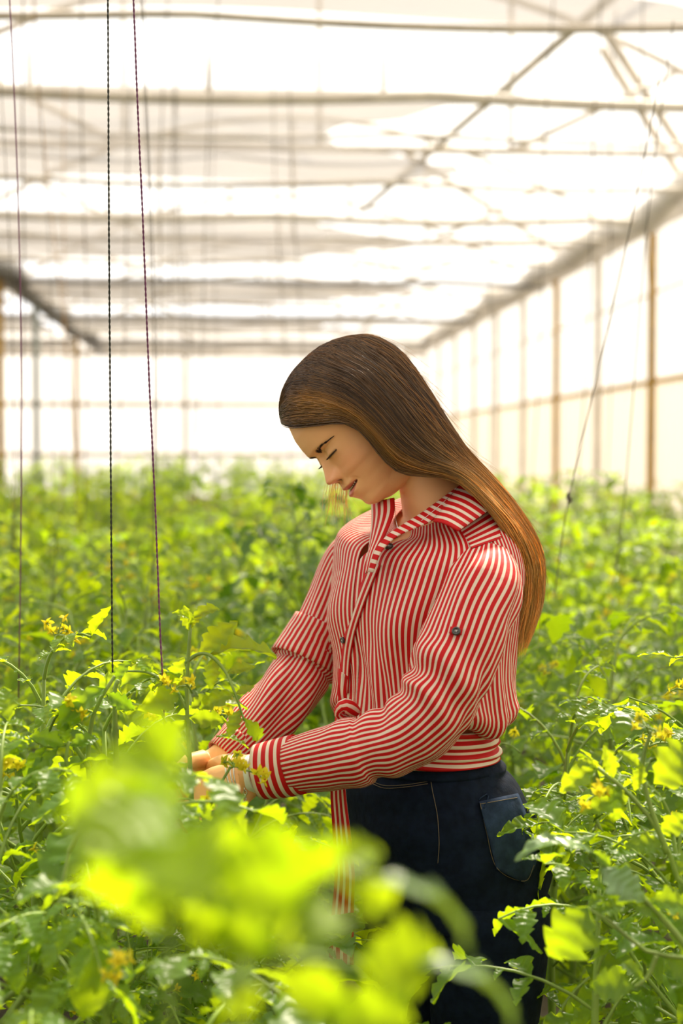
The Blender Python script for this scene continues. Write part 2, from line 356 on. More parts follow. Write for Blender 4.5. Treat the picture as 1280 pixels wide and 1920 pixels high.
def compound_leaf(fb, sb, base, az, el, L, rs, res, size=1.0, droop=1.1):
    """rachis with paired lobed leaflets and a terminal one"""
    n = 9; t = np.linspace(0, 1, n); d = np.array([math.cos(az), math.sin(az)])
    e = el - droop*t*1.3; st = L/(n-1)
    h = np.concatenate([[0], np.cumsum(np.cos(e[:-1])*st)]); v = np.concatenate([[0], np.cumsum(np.sin(e[:-1])*st)])
    side = rs.uniform(-.12, .12)*h*h*3
    pts = base + np.stack([d[0]*h-d[1]*side, d[1]*h+d[0]*side, v], 1)
    sb.tube(pts, np.linspace(0.0030, 0.0012, n)*size, 5, cap=False)
    T = np.gradient(pts, axis=0)
    up = np.array([0, 0, 1.0])
    for f, ls in ((0.30, .62), (0.42, .25), (0.55, .85), (0.66, .28), (0.80, .9)):
        k = f*(n-1); i = int(k); p = pts[i]+(pts[min(i+1, n-1)]-pts[i])*(k-i); tt = nrm(T[i]); sd = nrm(np.cross(tt, up))
        for s in (-1, 1):
            dr = nrm(sd*s + tt*rs.uniform(.35, .8) + up*rs.uniform(-.55, .15)); u = nrm(up + sd*s*rs.uniform(-.3, .5)+rs.normal(0, .22, 3))
            place_leaflet(fb, p, dr, u, L*ls*rs.uniform(.30, .38), rs.randint(99), res)
    place_leaflet(fb, pts[-1], nrm(T[-1]+rs.normal(0, .12, 3)), up+rs.normal(0, .2, 3), L*rs.uniform(.36, .46), rs.randint(99), res, 1.1)
def flower(mb, cb, c, axis, r, rs):
    a = nrm(axis); u = nrm(np.cross(a, [0.3, 0.2, 1])); w = np.cross(a, u)
    for k in range(5):
        th = k*2*PI/5+rs.uniform(-.15, .15); d = math.cos(th)*u+math.sin(th)*w; s = np.cross(a, d)
        G = []
        for t in np.linspace(0, 1, 5):
            p = c + d*r*t*(1-.25*t) - a*r*(.55*t*t-.15*t); hw = r*.24*math.sin(PI*min(1, .18+.82*t))**.7
            G.append([p-s*hw, p+a*r*.05, p+s*hw])
        mb.grid(np.array(G))
        G = []
        for t in np.linspace(0, 1, 3):
            p = c - a*r*.08 + d*r*.6*t - a*r*.25*t; hw = r*.07*(1-t)+1e-5
            G.append([p-s*hw, p+s*hw])
        cb.grid(np.array(G))
    mb.tube([c, c+a*r*.35, c+a*r*.75], [r*.16, r*.14, r*.04], 6)
def cluster(parent, base, dirv, rs, n=5, r=0.013, L=0.06, name='flower_cluster', matk='petal'):
    fl = MB(); cb = MB()
    d = nrm(dirv); pts = [np.array(base)+d*L*t+np.array([0, 0, -.35*L])*t*t for t in np.linspace(0, 1, 6)]
    cb.tube(pts, 0.0014, 5)
    for k in range(n):
        p = pts[2+k % 4]; o = nrm(rs.normal(0, 1, 3)*np.array([1, 1, .6])+d*.5)*rs.uniform(.012, .028); c = p+o
        cb.tube([p, p+o*.6+np.array([0, 0, .003]), c], 0.0009, 4, cap=False)
        flower(fl, cb, c, nrm(o*60+np.array([0, 0, -.8])), r*rs.uniform(.8, 1.2), rs)
    st = cb.build(name, M['calyx'], parent); fl.build('petals', M[matk], st)
    return st
def make_plant(seed, H=1.05, nl=17, res=1, L=(.26, .36), nfl=3, spread=1.0, leafm=None):
    rs = np.random.RandomState(seed); root = empty('tomato_plant')
    st = MB(); fo = MB()
    n = 12; t = np.linspace(0, 1, n); a = rs.uniform(0, 6.28)
    sp = np.stack([.05*np.sin(t*3+a)-.05*math.sin(a), .05*np.sin(t*2.4+a+1)-.05*math.sin(a+1), t*H], 1)
    st.tube(sp, np.interp(t, [0, .8, 1], [.008, .006, .0025]), 7)
    az = rs.uniform(0, 6.28)
    for k in range(nl):
        f = 0.16 + 0.84*(k/(nl-1)); az += 2.4+rs.uniform(-.4, .4)
        b = np.array([np.interp(f, t, sp[:, i]) for i in range(3)])
        sz = rs.uniform(*L)*(1.0 if f < .8 else (1.0-(f-.8)*2.6))*spread
        el = rs.uniform(.45, .85) if f < .85 else rs.uniform(.9, 1.35)
        compound_leaf(fo, st, b, az, el, sz, rs, res, droop=rs.uniform(.8, 1.35))
    # side shoots filling the crown
    for k in range(4):
        f = rs.uniform(.35, .8); b = np.array([np.interp(f, t, sp[:, i]) for i in range(3)]); aa = rs.uniform(0, 6.28)
        tip = b+np.array([math.cos(aa)*.16, math.sin(aa)*.16, .2+.1*rs.rand()]); 
        q = resample([b, (b+tip)/2+np.array([math.cos(aa), math.sin(aa), -.3])*.03, tip], 6); st.tube(q, np.linspace(.004, .002, 6), 5)
        for j in range(4): compound_leaf(fo, st, q[2+j], aa+rs.uniform(-2, 2), rs.uniform(.4, 1.2), rs.uniform(.14, .22), rs, res, droop=1.0)
    st.build('stem', M['stem'], root); fo.build('foliage', M[leafm] if leafm else (M['leaf'] if seed % 2 else M['leaf_young']), root)
    for k in range(nfl):
        f = rs.uniform(.72, 1.0); b = np.array([np.interp(f, t, sp[:, i]) for i in range(3)]); aa = rs.uniform(0, 6.28)
        d = np.array([math.cos(aa), math.sin(aa), .5]); e = b+d*.12
        cluster(root, e, d, rs, n=4+rs.randint(3))
    return root
PROTO = [make_plant(100+i, H=1.0+.03*(i % 4), res=1) for i in range(9)]
NEARP = [make_plant(300+i, H=1.02+.02*i, nl=19, res=2) for i in range(3)]
used = set()
def put(protos, i, x, y, rz, sc, label, group):
    p = protos[i % len(protos)]; o = p if id(p) not in used else copy_tree(p); used.add(id(p))
    o.location = (x, y, 0); o.rotation_euler = (0, 0, rz); o.scale = (sc, sc, sc*1.0); tag(o, label, 'plant', group); return o
def vis(x, y, z=1.0):
    d = np.array([x, y, z])-CO; f = d @ CF
    if f < .3: return None
    return 640+FPX*(d @ CR)/f, 960-FPX*(d @ CU)/f, f
rs = np.random.RandomState(12)
PW = P(820, 1500, 0.0)      # where the woman stands
cnt = 0
def field(rows, y0, y1, step, protos, lab, zs=(.92, 1.06), jit=.12):
    global cnt
    for x in rows:
        y = y0+rs.uniform(0, step)
        while y < y1:
            xx = x+rs.uniform(-jit, jit); v = vis(xx, y)
            m = 480/ max(v[2], 1)**.5 if v else 0
            if v and -m < v[0] < 1280+m and not (abs(xx-PW[0]) < .42 and abs(y-PW[1]) < .48) and not (abs(xx) < .1 and y > 14):
                l, g_ = lab(xx, y, v)
                put(protos, rs.randint(99), xx, y, rs.uniform(0, 6.28), rs.uniform(*zs), l, g_); cnt += 1
            y += step*rs.uniform(.85, 1.15)
def lab(x, y, v):
    if y < 3.6:
        return ('leafy tomato plant close behind or beside the woman, left of her' if v[0] < 700 else 'leafy tomato plant close behind or beside the woman, right of her', 'tomato plants beside the woman')
    if y < 8: return ('out of focus flowering tomato plant in the middle rows ' + ('left of the woman' if v[0] < 700 else 'right of the woman'), 'tomato plants in the middle rows')
    return ('small blurred tomato plant in the far rows ' + ('on the left' if v[0] < 700 else 'on the right'), 'tomato plants in the far rows')
field(np.arange(-1.45, 2.0, .42), 2.35, 4.2, .42, PROTO[:], lab)
field(np.arange(-2.9, 3.2, .55), 4.3, 8.0, .50, PROTO, lab)
field(np.arange(-5.5, 4.4, .8), 8.1, 16, .9, PROTO, lab, zs=(.98, 1.12))
field(np.arange(-9.2, 4.3, 1.15), 16, 34, 2.2, PROTO, lab, zs=(1.05, 1.3), jit=.3)
for i, (px, dd, H_, sd_, lm, lb) in enumerate(((585, 4.3, 1.30, 701, 'leaf_dark', 'dark green bushy tomato plant behind the woman\'s far shoulder'), (345, 8.4, 1.30, 702, 'leaf_young', 'taller bright plant rising before the pale back wall, left of the woman\'s face'), (1010, 7.4, 1.30, 703, 'leaf_young', 'taller bright bushy plant rising just right of the woman\'s hair'), (530, 8.0, 1.28, 704, 'leaf_young', 'bright bushy plant just left of the woman\'s chin, in the distance'))):
    pl = make_plant(sd_, H=H_, nl=26, res=1, nfl=1, spread=1.05, leafm=lm); q = P(px, 1100, dd-D0); pl.location = (q[0], q[1], 0); tag(pl, lb, 'plant')

# ------------------------------------------------------------ the woman
M['skin'] = mat('skin', (0.62, 0.33, 0.17), 0.48, spec=0.4)
def skin_setup():
    m = M['skin']; nt = m.node_tree; b = nt.nodes['Principled BSDF']; N = nt.nodes.new; L = nt.links.new
    at = N('ShaderNodeAttribute'); at.attribute_name = 'Col'; L(at.outputs['Color'], b.inputs['Base Color'])
    b.inputs['Subsurface Weight'].default_value = 0.12; b.inputs['Subsurface Radius'].default_value = (0.012, 0.004, 0.002); b.inputs['Subsurface Scale'].default_value = 0.6
    tc = N('ShaderNodeTexCoord'); n = N('ShaderNodeTexNoise'); n.inputs['Scale'].default_value = 420; n.inputs['Detail'].default_value = 2
    L(tc.outputs['Object'], n.inputs['Vector']); bp = N('ShaderNodeBump'); bp.inputs['Strength'].default_value = 0.12; bp.inputs['Distance'].default_value = 0.001
    L(n.outputs['Fac'], bp.inputs['Height']); L(bp.outputs[0], b.inputs['Normal'])
skin_setup()
def stripe_mat(name, axis='X', red=(0.62, 0.006, 0.008), cream=(0.86, 0.74, 0.60), duty=0.54):
    """woven stripes follow the uv: one stripe pair per uv unit"""
    m = bpy.data.materials.new(name); m.use_nodes = True; nt = m.node_tree; b = nt.nodes['Principled BSDF']; N = nt.nodes.new; L = nt.links.new
    uv = N('ShaderNodeUVMap'); sx = N('ShaderNodeSeparateXYZ'); L(uv.outputs[0], sx.inputs[0])
    fr = N('ShaderNodeMath'); fr.operation = 'FRACT'; L(sx.outputs[axis], fr.inputs[0])
    r = N('ShaderNodeValToRGB'); e = r.color_ramp.elements; e[0].position = 0.0; e[0].color = (*red, 1); e[1].position = duty; e[1].color = (*red, 1)
    a = r.color_ramp.elements.new(duty+.04); a.color = (*cream, 1); a = r.color_ramp.elements.new(.96); a.color = (*cream, 1); a = r.color_ramp.elements.new(1.0); a.color = (*red, 1)
    L(fr.outputs[0], r.inputs[0]); L(r.outputs[0], b.inputs['Base Color'])
    b.inputs['Roughness'].default_value = 0.62; b.inputs['Specular IOR Level'].default_value = 0.3; b.inputs['Sheen Weight'].default_value = 0.0
    tc = N('ShaderNodeTexCoord'); n = N('ShaderNodeTexNoise'); n.inputs['Scale'].default_value = 38; n.inputs['Detail'].default_value = 3
    L(tc.outputs['Object'], n.inputs['Vector']); bp = N('ShaderNodeBump'); bp.inputs['Strength'].default_value = 0.35; bp.inputs['Distance'].default_value = 0.004
    L(n.outputs['Fac'], bp.inputs['Height']); L(bp.outputs[0], b.inputs['Normal'])
    tl = N('ShaderNodeBsdfTranslucent'); L(r.outputs[0], tl.inputs[0]); mx = N('ShaderNodeMixShader'); mx.inputs[0].default_value = 0.22
    L(b.outputs[0], mx.inputs[1]); L(tl.outputs[0], mx.inputs[2]); L(mx.outputs[0], nt.nodes['Material Output'].inputs[0])
    return m
M['stripe'] = stripe_mat('striped_cotton')
M['stripeV'] = stripe_mat('striped_cotton_cross', 'Y')
M['denim'] = mat('dark_denim', (0.005, 0.010, 0.024), 0.85, var=0.35, scale=60, bump=0.25, sheen=0.0, spec=0.12)
M['denim_lit'] = mat('lit_denim', (0.020, 0.036, 0.075), 0.85, var=0.35, scale=50, bump=0.25, sheen=0.0, spec=0.12)  # lighter copy of the denim: light falling on the back pocket, as colour
M['thread'] = mat('tan_thread', (0.17, 0.13, 0.08), 0.8)
M['button'] = mat('dark_button', (0.02, 0.02, 0.018), 0.25, spec=0.8)
M['chrome'] = mat('chrome', (0.75, 0.72, 0.68), 0.18, metal=1.0)
M['white_plastic'] = mat('white_band', (0.85, 0.84, 0.82), 0.4)
M['black_strap'] = mat('black_strap', (0.02, 0.02, 0.02), 0.5)
M['lash'] = mat('dark_lash_hair', (0.012, 0.007, 0.005), 0.6)
M['tooth'] = mat('tooth', (0.80, 0.74, 0.66), 0.25)
M['leather'] = mat('dark_leather', (0.05, 0.03, 0.02), 0.5)
# ---- head frame
cy, sy = math.cos(math.radians(20)), math.sin(math.radians(20))
def cam_vec(r, a, u): return r*CR + a*CF + u*CU
HF = cam_vec(-.70*cy, -sy, -.71*cy); HU = cam_vec(-.71, 0, .70)
HF = nrm(HF); HU = nrm(HU-HF*np.dot(HF, HU)); HL = np.cross(HU, HF)
HO = P(674, 786, 0)
def H(x, y, z): return HO + np.multiply.outer(x, HL) + np.multiply.outer(y, HF) + np.multiply.outer(z, HU)
Ftab = [(.117, 0), (.112, .030), (.10, .055), (.09, .069), (.07, .086), (.046, .0955), (.028, .0985), (.014, .0985), (0, .0935), (-.02, .090), (-.035, .0905), (-.045, .0935), (-.050, .0965), (-.0565, .0995), (-.063, .0965), (-.067, .0955), (-.074, .0985), (-.080, .096), (-.088, .0905), (-.096, .0905), (-.102, .089), (-.108, .082), (-.112, .072)]
Wtab = [(.117, 0), (.112, .032), (.10, .053), (.08, .067), (.05, .0745), (.02, .0755), (0, .073), (-.02, .069), (-.04, .0655), (-.06, .061), (-.08, .052), (-.10, .038), (-.112, .026)]
Btab = [(.117, 0), (.112, -.035), (.10, -.062), (.08, -.083), (.05, -.096), (.02, -.097), (0, -.091), (-.03, -.075), (-.06, -.062), (-.12, -.055)]
def tabf(tab):
    t = sorted(tab); X = np.array([a for a, _ in t]); Y = np.array([b for _, b in t])
    xs = np.linspace(X[0], X[-1], 460); ys = np.interp(xs, X, Y)
    k = np.exp(-0.5*(np.arange(-6, 7)/2.6)**2); k /= k.sum()
    yp = np.convolve(np.pad(ys, 6, mode='reflect', reflect_type='odd'), k, 'valid')
    return lambda z: np.interp(z, xs, yp)
fF, fW, fB = tabf(Ftab), tabf(Wtab), tabf(Btab)
g2 = lambda x, z, cx, cz, sx, sz: np.exp(-0.5*((x-cx)/sx)**2-0.5*((z-cz)/sz)**2)
def mouthz(x): return -.0655 + 7.5*np.clip(np.abs(x)-.004, 0, None)**2*1.0
def face_point(th, z):
    """th = 0 front; returns head-frame x, y"""
    W = fW(z); c, s = np.cos(th), np.sin(th); n = 2.25
    k = (np.abs(s)**n+np.abs(c)**n)**(-1/n)
    x = W*s*k; F = np.where(c > 0, fF(z), -fB(z)); y = F*c*k
    front = sstep(c, 0.15, 0.6)
    y = y + front*face_relief(x, z)
    return x, y
def face_relief(x, z):
    ax = np.abs(x); d = 0*x
    # profile bumps of lips and chin only near the middle
    lipf = (fF(z)-interp(z, [(-.045, .0915), (-.112, .072), (-.10, .0865), (-.0565, .0915), (-.078, .0895)]))
    d = d - lipf*(1-np.exp(-(ax/.022)**3))*sstep(z, -.104, -.092)*(1-sstep(z, -.052, -.040))
    # nose
    nh = interp(z, [(.006, 0), (0, .0022), (-.008, .006), (-.018, .0125), (-.028, .0195), (-.034, .0225), (-.038, .0205), (-.042, .013), (-.046, .004), (-.049, 0), (.02, 0), (-.2, 0)])
    nw = interp(z, [(.01, .006), (-.01, .0062), (-.02, .0072), (-.03, .0090), (-.036, .0100), (-.046, .0110)])
    d = d + nh*np.exp(-(ax/nw)**2.4)
    d = d + .0095*g2(ax, z, .0125, -.037, .0046, .0052)          # wings
    d = d - .0050*g2(ax, z, .0068, -.0445, .0030, .0022)          # nostrils
    d = d - .0022*g2(ax, z, .0185, -.037, .0026, .009)
    # sockets, balls, lids
    d = d - .0110*g2(ax, z, .0270, -.001, .0125, .0088)
    d = d - .0040*g2(ax, z, .015, .000, .006, .008)
    d = d + .0105*g2(ax, z, .0285, -.0050, .0105, .0078)
    d = d - .0016*g2(ax, z, .0285, .0048, .012, .0012)              # crease of the upper lid
    lash = -.0095 + 1.06*(ax-.0285)**2
    d = d - .0016*np.exp(-((z-lash)/.0011)**2)*(ax > .017)*(ax < .0415)
    d = d + .0028*g2(ax, z, .025, .0125, .014, .0050)              # brow
    d = d + .0050*g2(ax, z, .042, -.036, .016, .016)               # cheek
    d = d - .0020*g2(ax, z, .058, .01, .01, .02)
    # mouth
    mz = mouthz(x); on = (1-sstep(ax, .021, .026))
    d = d - .0062*np.exp(-((z-mz+.0005)/.0021)**2)*on
    d = d + .0018*np.exp(-((z-mz-.0055)/.003)**2)*on + .0028*np.exp(-((z-mz+.0070)/.0036)**2)*on*(1-sstep(ax, .013, .021))
    d = d - .0026*g2(ax, z, .026, -.061, .003, .004)
    d = d - .0016*g2(x, z, 0, -.0535, .0022, .004)                 # philtrum
    return d
def zj(th):
    c = np.cos(th)
    return np.interp(c, [-1, -.2, 0, .2, .5, .8, 1], [-.078, -.066, -.064, -.074, -.094, -.108, -.1115])
NC = 220
u_ = (np.arange(NC)+.5)/NC-.5; TH = 2*PI*(u_*0.36+0.64*u_**3*4)
NR = 210
s_ = np.linspace(0, 1, NR); s_ = s_**1.0
rows = []; cols = []
SK = np.array([0.90, 0.50, 0.235])
def skin_col(x, z, front):
    ax = np.abs(x); c = np.tile(SK, (len(x), 1)); mz = mouthz(x)
    wup = np.where(ax < .024, .0078*(1-(ax/.0245)**2)**.8 if False else .0078*np.clip(1-(ax/.0245)**2, 0, 1)**.7, 0); wlo = .0105*np.clip(1-(ax/.0225)**2, 0, 1)**.7
    up = sstep(z, mz-.001, mz)*(1-sstep(z, mz+wup-.001, mz+wup+.0006)); lo = sstep(z, mz-wlo-.0008, mz-wlo+.001)*(1-sstep(z, mz-.001, mz))
    lip = np.clip(up+lo, 0, 1)*(ax < .0242)*front
    c = c*(1-lip[:, None])+lip[:, None]*np.array([.62, .19, .12])
    slit = np.exp(-((z-mz+.0006)/.0015)**2)*(ax < .0225)*front
    c = c*(1-slit[:, None])+slit[:, None]*np.array([.06, .018, .014])
    rd = .45*g2(ax, z, .040, -.036, .014, .013)+.55*g2(ax, z, 0, -.036, .012, .009)
    rd = np.clip(rd, 0, .5)*front
    c = c*(1-rd[:, None])+rd[:, None]*np.array([.80, .30, .15])
    ns = 1.0*g2(ax, z, .0068, -.0450, .0026, .0018)*front
    c = c*(1-ns[:, None])+ns[:, None]*np.array([.10, .03, .02])
    ls = np.exp(-((z+.0098-1.06*(ax-.0285)**2)/.0010)**2)*(ax > .017)*(ax < .0415)*front
    c = c*(1-.8*ls[:, None])+.8*ls[:, None]*np.array([.03, .015, .01])
    return c
for s in s_:
    zt = .1165; z = zt+(zj(TH)-zt)*(s**.93); x, y = face_point(TH, z)
    if s == 0: x = x*0; y = y*0
    rows.append(H(x, y, z)); cols.append(skin_col(x, z, sstep(np.cos(TH), .15, .6)))
jx, jy = face_point(TH, zj(TH)); jz = zj(TH)
# neck ring in head frame, then down into the chest
for s in (.10, .22, .36, .5, .65, .82, 1.0):
    nx, ny, nz = .052*np.sin(TH), -.022+.054*np.cos(TH), -.108-.012*np.cos(TH)
    e = s**.8; x = jx+(nx-jx)*e; y = jy+(ny-jy)*e; z = jz+(nz-jz)*(s**1.5)-.004*math.sin(PI*s)*(np.cos(TH) > 0)
    rows.append(H(x, y, z)); cols.append(np.tile(SK, (NC, 1)))
# torso frame (turned towards the camera)
TL = nrm(np.array([.57, -.82, 0])[0]*CR + (-.82)*CF*1.0); 
yw = math.radians(35)
TFv = nrm(-math.cos(yw)*CR - math.sin(yw)*CF); TFv[2] = 0; TFv = nrm(TFv); TLv = np.cross([0, 0, 1.0], TFv); TUv = np.array([0, 0, 1.0])
def tring(px, py, w, d, dy=0.0, tf=0.0, tl=0.0, n=2.3, th=TH, grow=0.0):
    """ring of the body: px, py centre; w, d half sizes; tf = drop of the front edge, tl = drop of the near side"""
    c, s = np.cos(th), np.sin(th); k = (np.abs(s)**n+np.abs(c)**n)**(-1/n)
    a, b = s*k*(w+grow), c*k*(d+grow)
    return P(px, py, dy)+np.outer(a, TLv)+np.outer(b, TFv)+np.outer(-tf*c*k-tl*s*k, TUv)
BR = [  # px, py, w, d, tf, tl
 (822, 945, .060, .060, .030, 0), (818, 958, .078, .066, .034, 0), (812, 974, .112, .078, .030, .0), (806, 996, .142, .090, .020, .002),
 (800, 1030, .156, .100, .010, .010), (800, 1080, .150, .102, 0, .004), (797, 1140, .138, .104, 0, 0), (795, 1200, .130, .098, 0, 0),
 (795, 1260, .125, .094, 0, 0), (793, 1330, .120, .092, 0, 0), (790, 1400, .122, .094, 0, 0),
 (802, 1455, .140, .112, 0, 0), (818, 1520, .152, .124, 0, 0), (838, 1600, .150, .122, 0, 0), (845, 1660, .150, .118, 0, 0), (847, 1700, .145, .11, 0, 0)]
def body_rows(tab, n, grow=0.0, th=TH, nn=2.3):
    t = resample(np.array([(a, b, w*3000, d*3000, f*3000, l*3000) for a, b, w, d, f, l in tab]), n)
    return np.array([tring(a, b, w/3000, d/3000, tf=f/3000, tl=l/3000, th=th, grow=grow, n=nn) for a, b, w, d, f, l in t]), t
BB, _ = body_rows(BR, 70, grow=-.008)
last = rows[-1]
for s in (.2, .4, .6, .8):
    k = s; rows.append(last*(1-k)+BB[0]*k); cols.append(np.tile(SK, (NC, 1)))
for r in BB: rows.append(r); cols.append(np.tile(SK, (NC, 1)))
person = MB(); person.grid(np.array(rows), closed=True, col=np.array(cols), cap=False)
# ---- arms and hands: fused by a voxel remesh
def remesh_parts(parts, voxel, smooth=11, fac=0.5):
    me = bpy.data.meshes.new('tmp'); mb = parts; v = np.concatenate(mb.v); me.from_pydata(v.tolist(), [], mb.f)
    o = bpy.data.objects.new('tmp', me); COL.objects.link(o)
    r = o.modifiers.new('r', 'REMESH'); r.mode = 'VOXEL'; r.voxel_size = voxel
    s = o.modifiers.new('s', 'SMOOTH'); s.iterations = smooth; s.factor = fac
    dg = bpy.context.evaluated_depsgraph_get(); dg.update(); e = bpy.data.meshes.new_from_object(o.evaluated_get(dg))
    vv = np.array([tuple(x.co) for x in e.vertices]); ff = [tuple(p.vertices) for p in e.polygons]
    bpy.data.objects.remove(o); bpy.data.meshes.remove(me); bpy.data.meshes.remove(e)
    return vv, ff
def arm(mb, path, radii, flat=None):
    mb.tube(resample(path, 40), np.interp(np.linspace(0, 1, 40), np.linspace(0, 1, len(radii)), radii), 20)
def hand(mb, wrist, palm_dir, palm_n, side, curls, spread=.10, scale=1.0):
    """palm_dir towards the knuckles, palm_n out of the palm, side = unit vector towards the thumb"""
    d = nrm(palm_dir); n = nrm(palm_n-d*np.dot(palm_n, d)); t = np.cross(d, n); t = t if np.dot(t, side) > 0 else -t
    sc = scale; w = wrist
    # palm as a flattened loft
    prof = [(-.02, .026, .021), (0, .027, .019), (.02, .034, .016), (.045, .040, .0145), (.07, .041, .0125), (.085, .038, .010)]
    th = np.arange(20)/20*2*PI
    G = np.array([[w+d*a*sc+t*(hw*np.cos(q))*sc - n*(hh*np.sin(q))*sc for q in th] for a, hw, hh in prof]); mb.grid(G, closed=True, cap=True)
    tips = []
    lens = [(.043, .026, .021), (.047, .030, .022), (.044, .028, .021), (.034, .021, .019)]
    for k in range(4):
        off = (.029-.0193*k); b = w+d*(.078-.004*(k == 3)-.002*(k == 0))*sc+t*off*sc; ang = spread*(1.5-k); cd_ = nrm(d*math.cos(ang)+t*math.sin(ang)); cur = b; pts = [b-cd_*.02*sc]; rad = [.0092*sc]; a = 0
        pts.append(b); rad.append(.0090*sc)
        for j in range(3):
            a += curls[k][j]; dr = cd_*math.cos(a)+n*math.sin(a)
            for q in (.5, 1.0): pts.append(cur+dr*lens[k][j]*sc*q); rad.append((.0086-.0009*j-.0005*q-(.0008 if k == 3 else 0))*sc)
            cur = cur+dr*lens[k][j]*sc
        e_ = nrm(pts[-1]-pts[-2]); pts += [cur+e_*.0035, cur+e_*.0055]; rad += [rad[-1]*.82, rad[-1]*.45]
        mb.tube(np.array(pts), rad, 12); tips.append((cur, e_, n))
    b = w+d*.012*sc+t*.024*sc+n*.006*sc; pts = [b-d*.008*sc]; rad = [.014*sc]; cur = b; pts.append(b); rad.append(.0145*sc)
    for j, (l, aa, bb) in enumerate(((.040, .75, .45), (.032, .45, .75), (.026, .25, .95))):
        dr = nrm(d*math.cos(aa)*math.cos(bb)+t*math.sin(aa)+n*math.sin(bb)); cur = cur+dr*l*sc; pts.append(cur); rad.append((.0120-.0014*j)*sc)
    e_ = nrm(pts[-1]-pts[-2]); pts += [cur+e_*.004, cur+e_*.0065]; rad += [rad[-1]*.82, rad[-1]*.45]
    mb.tube(np.array(pts), rad, 12); tips.append((cur, e_, n))
    return tips
NA = [(888, 1100, -.13), (880, 1160, -.17), (845, 1260, -.20), (790, 1372, -.20), (700, 1402, -.20), (610, 1424, -.18), (510, 1446, -.15), (455, 1453, -.14)]
FA = [(640, 1090, .14), (612, 1150, .14), (560, 1262, .10), (500, 1340, .05), (440, 1405, .0), (405, 1440, -.02)]
am = MB()
arm(am, PS(NA), [.030, .042, .042, .040, .038, .033, .029, .0285])
wrN = P(462, 1452, -.14); dN = P(385, 1492, -.13)-P(462, 1452, -.14)
tipsN = hand(am, P(468, 1458, -.14), nrm(dN), cam_vec(-.15, .75, -.62), cam_vec(-.4, -.1, .9), [(.45, .7, .5), (.5, .8, .5), (.6, .85, .5), (.65, .9, .5)], scale=1.1)
v1, f1 = remesh_parts(am, .0022)
am = MB()
arm(am, PS(FA), [.026, .033, .035, .033, .030, .026])
tipsF = hand(am, P(402, 1432, -.015), P(345, 1476, -.035)-P(402, 1432, -.015), cam_vec(.25, -.85, -.4), cam_vec(-.3, -.3, .8), [(.35, .5, .4), (.4, .6, .4), (.5, .7, .5), (.6, .8, .5)], scale=.98)
v2, f2 = remesh_parts(am, .0022)
for v, f in ((v1, f1), (v2, f2)): person.add(v, f, None, np.tile(SK*np.array([1, .95, .9]), (len(v), 1)))
woman = person.build('person', M['skin'])
tag(woman, 'young woman with long straight hair in red and cream striped blouse bending over tomato plants', 'person')
# nails
for tips in (tipsN, tipsF):
    for c, d, n in tips:
        g = MB(); s = nrm(np.cross(d, n)); uu = nrm(np.cross(s, d)); uu = uu if np.dot(uu, n) < 0 else -uu
        G = np.array([[c-d*.0060+d*.0058*a+s*.0046*math.sin(b)+uu*(.0060*math.cos(b)-.0002) for b in np.linspace(-.8, .8, 5)] for a in np.linspace(-.6, .9, 4)])
        g.grid(G); g.build('fingernail', M['tooth'], woman)
# ---- face details
def fsurf(x, z, off=0.0):
    """point on the face in front of head-frame x, z"""
    x = np.asarray(x, float); z = np.asarray(z, float); W = fW(z); F = fF(z); n = 2.25
    y = F*np.clip(1-(np.abs(x)/W)**n, 0.02, 1)**(1/n) + face_relief(x, z)
    return H(x, y+off, z)
for sgn in (1, -1):
    rsb = np.random.RandomState(5); g = MB()
    for k in range(120):     # eyebrow hairs
        a = rsb.rand(); x = sgn*(.011+.036*a); zc = .0045+.0075*math.sin(min(1, a*1.25)*PI*.62)-.003*a; z = zc+rsb.uniform(-1, 1)*.0024*(1-.7*a)
        L = .0065; q = np.linspace(0, 1, 4); xx = x+sgn*L*q*(.55+.45*a); zz = z+L*q*(.75*(1-a)-.25*a)
        g.tube(fsurf(xx, zz, .0006+.0005*np.sin(q*PI)), [.00028, .00026, .0002, .0001], 4, cap=False)
    g.build('eyebrow', M['lash'], woman)
    g = MB()
    for k in range(46):      # lashes of the lowered lid
        a = k/45; x = sgn*(.0170+.025*a); z0 = -.0095+1.06*(abs(x)-.0285)**2; base = fsurf(x, z0, .0006); L = .0075+.0035*a
        out = HF*.75+HL*sgn*(.55*(a-.2))-HU*.45; q = np.linspace(0, 1, 5)[:, None]
        g.tube(base+out*L*q+HU*L*.55*q*q, [.0004, .00036, .0003, .0002, .0001], 4, cap=False)
    xs = sgn*np.linspace(.0160, .0420, 16); zs_ = -.0095+1.06*(np.abs(xs)-.0285)**2
    g.tube(fsurf(xs, zs_, .0002), [.0003]+[.0006]*14+[.0003], 5); g.build('eyelashes', M['lash'], woman)
g = MB()
for k in range(8):           # upper teeth
    x = (k-3.5)*.0052; G = np.array([[H(x+a*.0024, fF(-.064)-.0050-12*x*x+.0007*math.cos(a*1.2), -.0632+b*.0028-.0006+6*x*x) for a in (-1, -.5, 0, .5, 1)] for b in (-1, 0, 1)])
    g.grid(G)
g.build('teeth', M['tooth'], woman)
g = MB(); xs = np.linspace(-.017, .017, 14); g.tube(H(xs, fF(-.064)*np.ones(14)-.0040-12*xs*xs, -.0636+6*xs*xs), .0004, 5)
g.build('dental_brace', M['chrome'], woman)
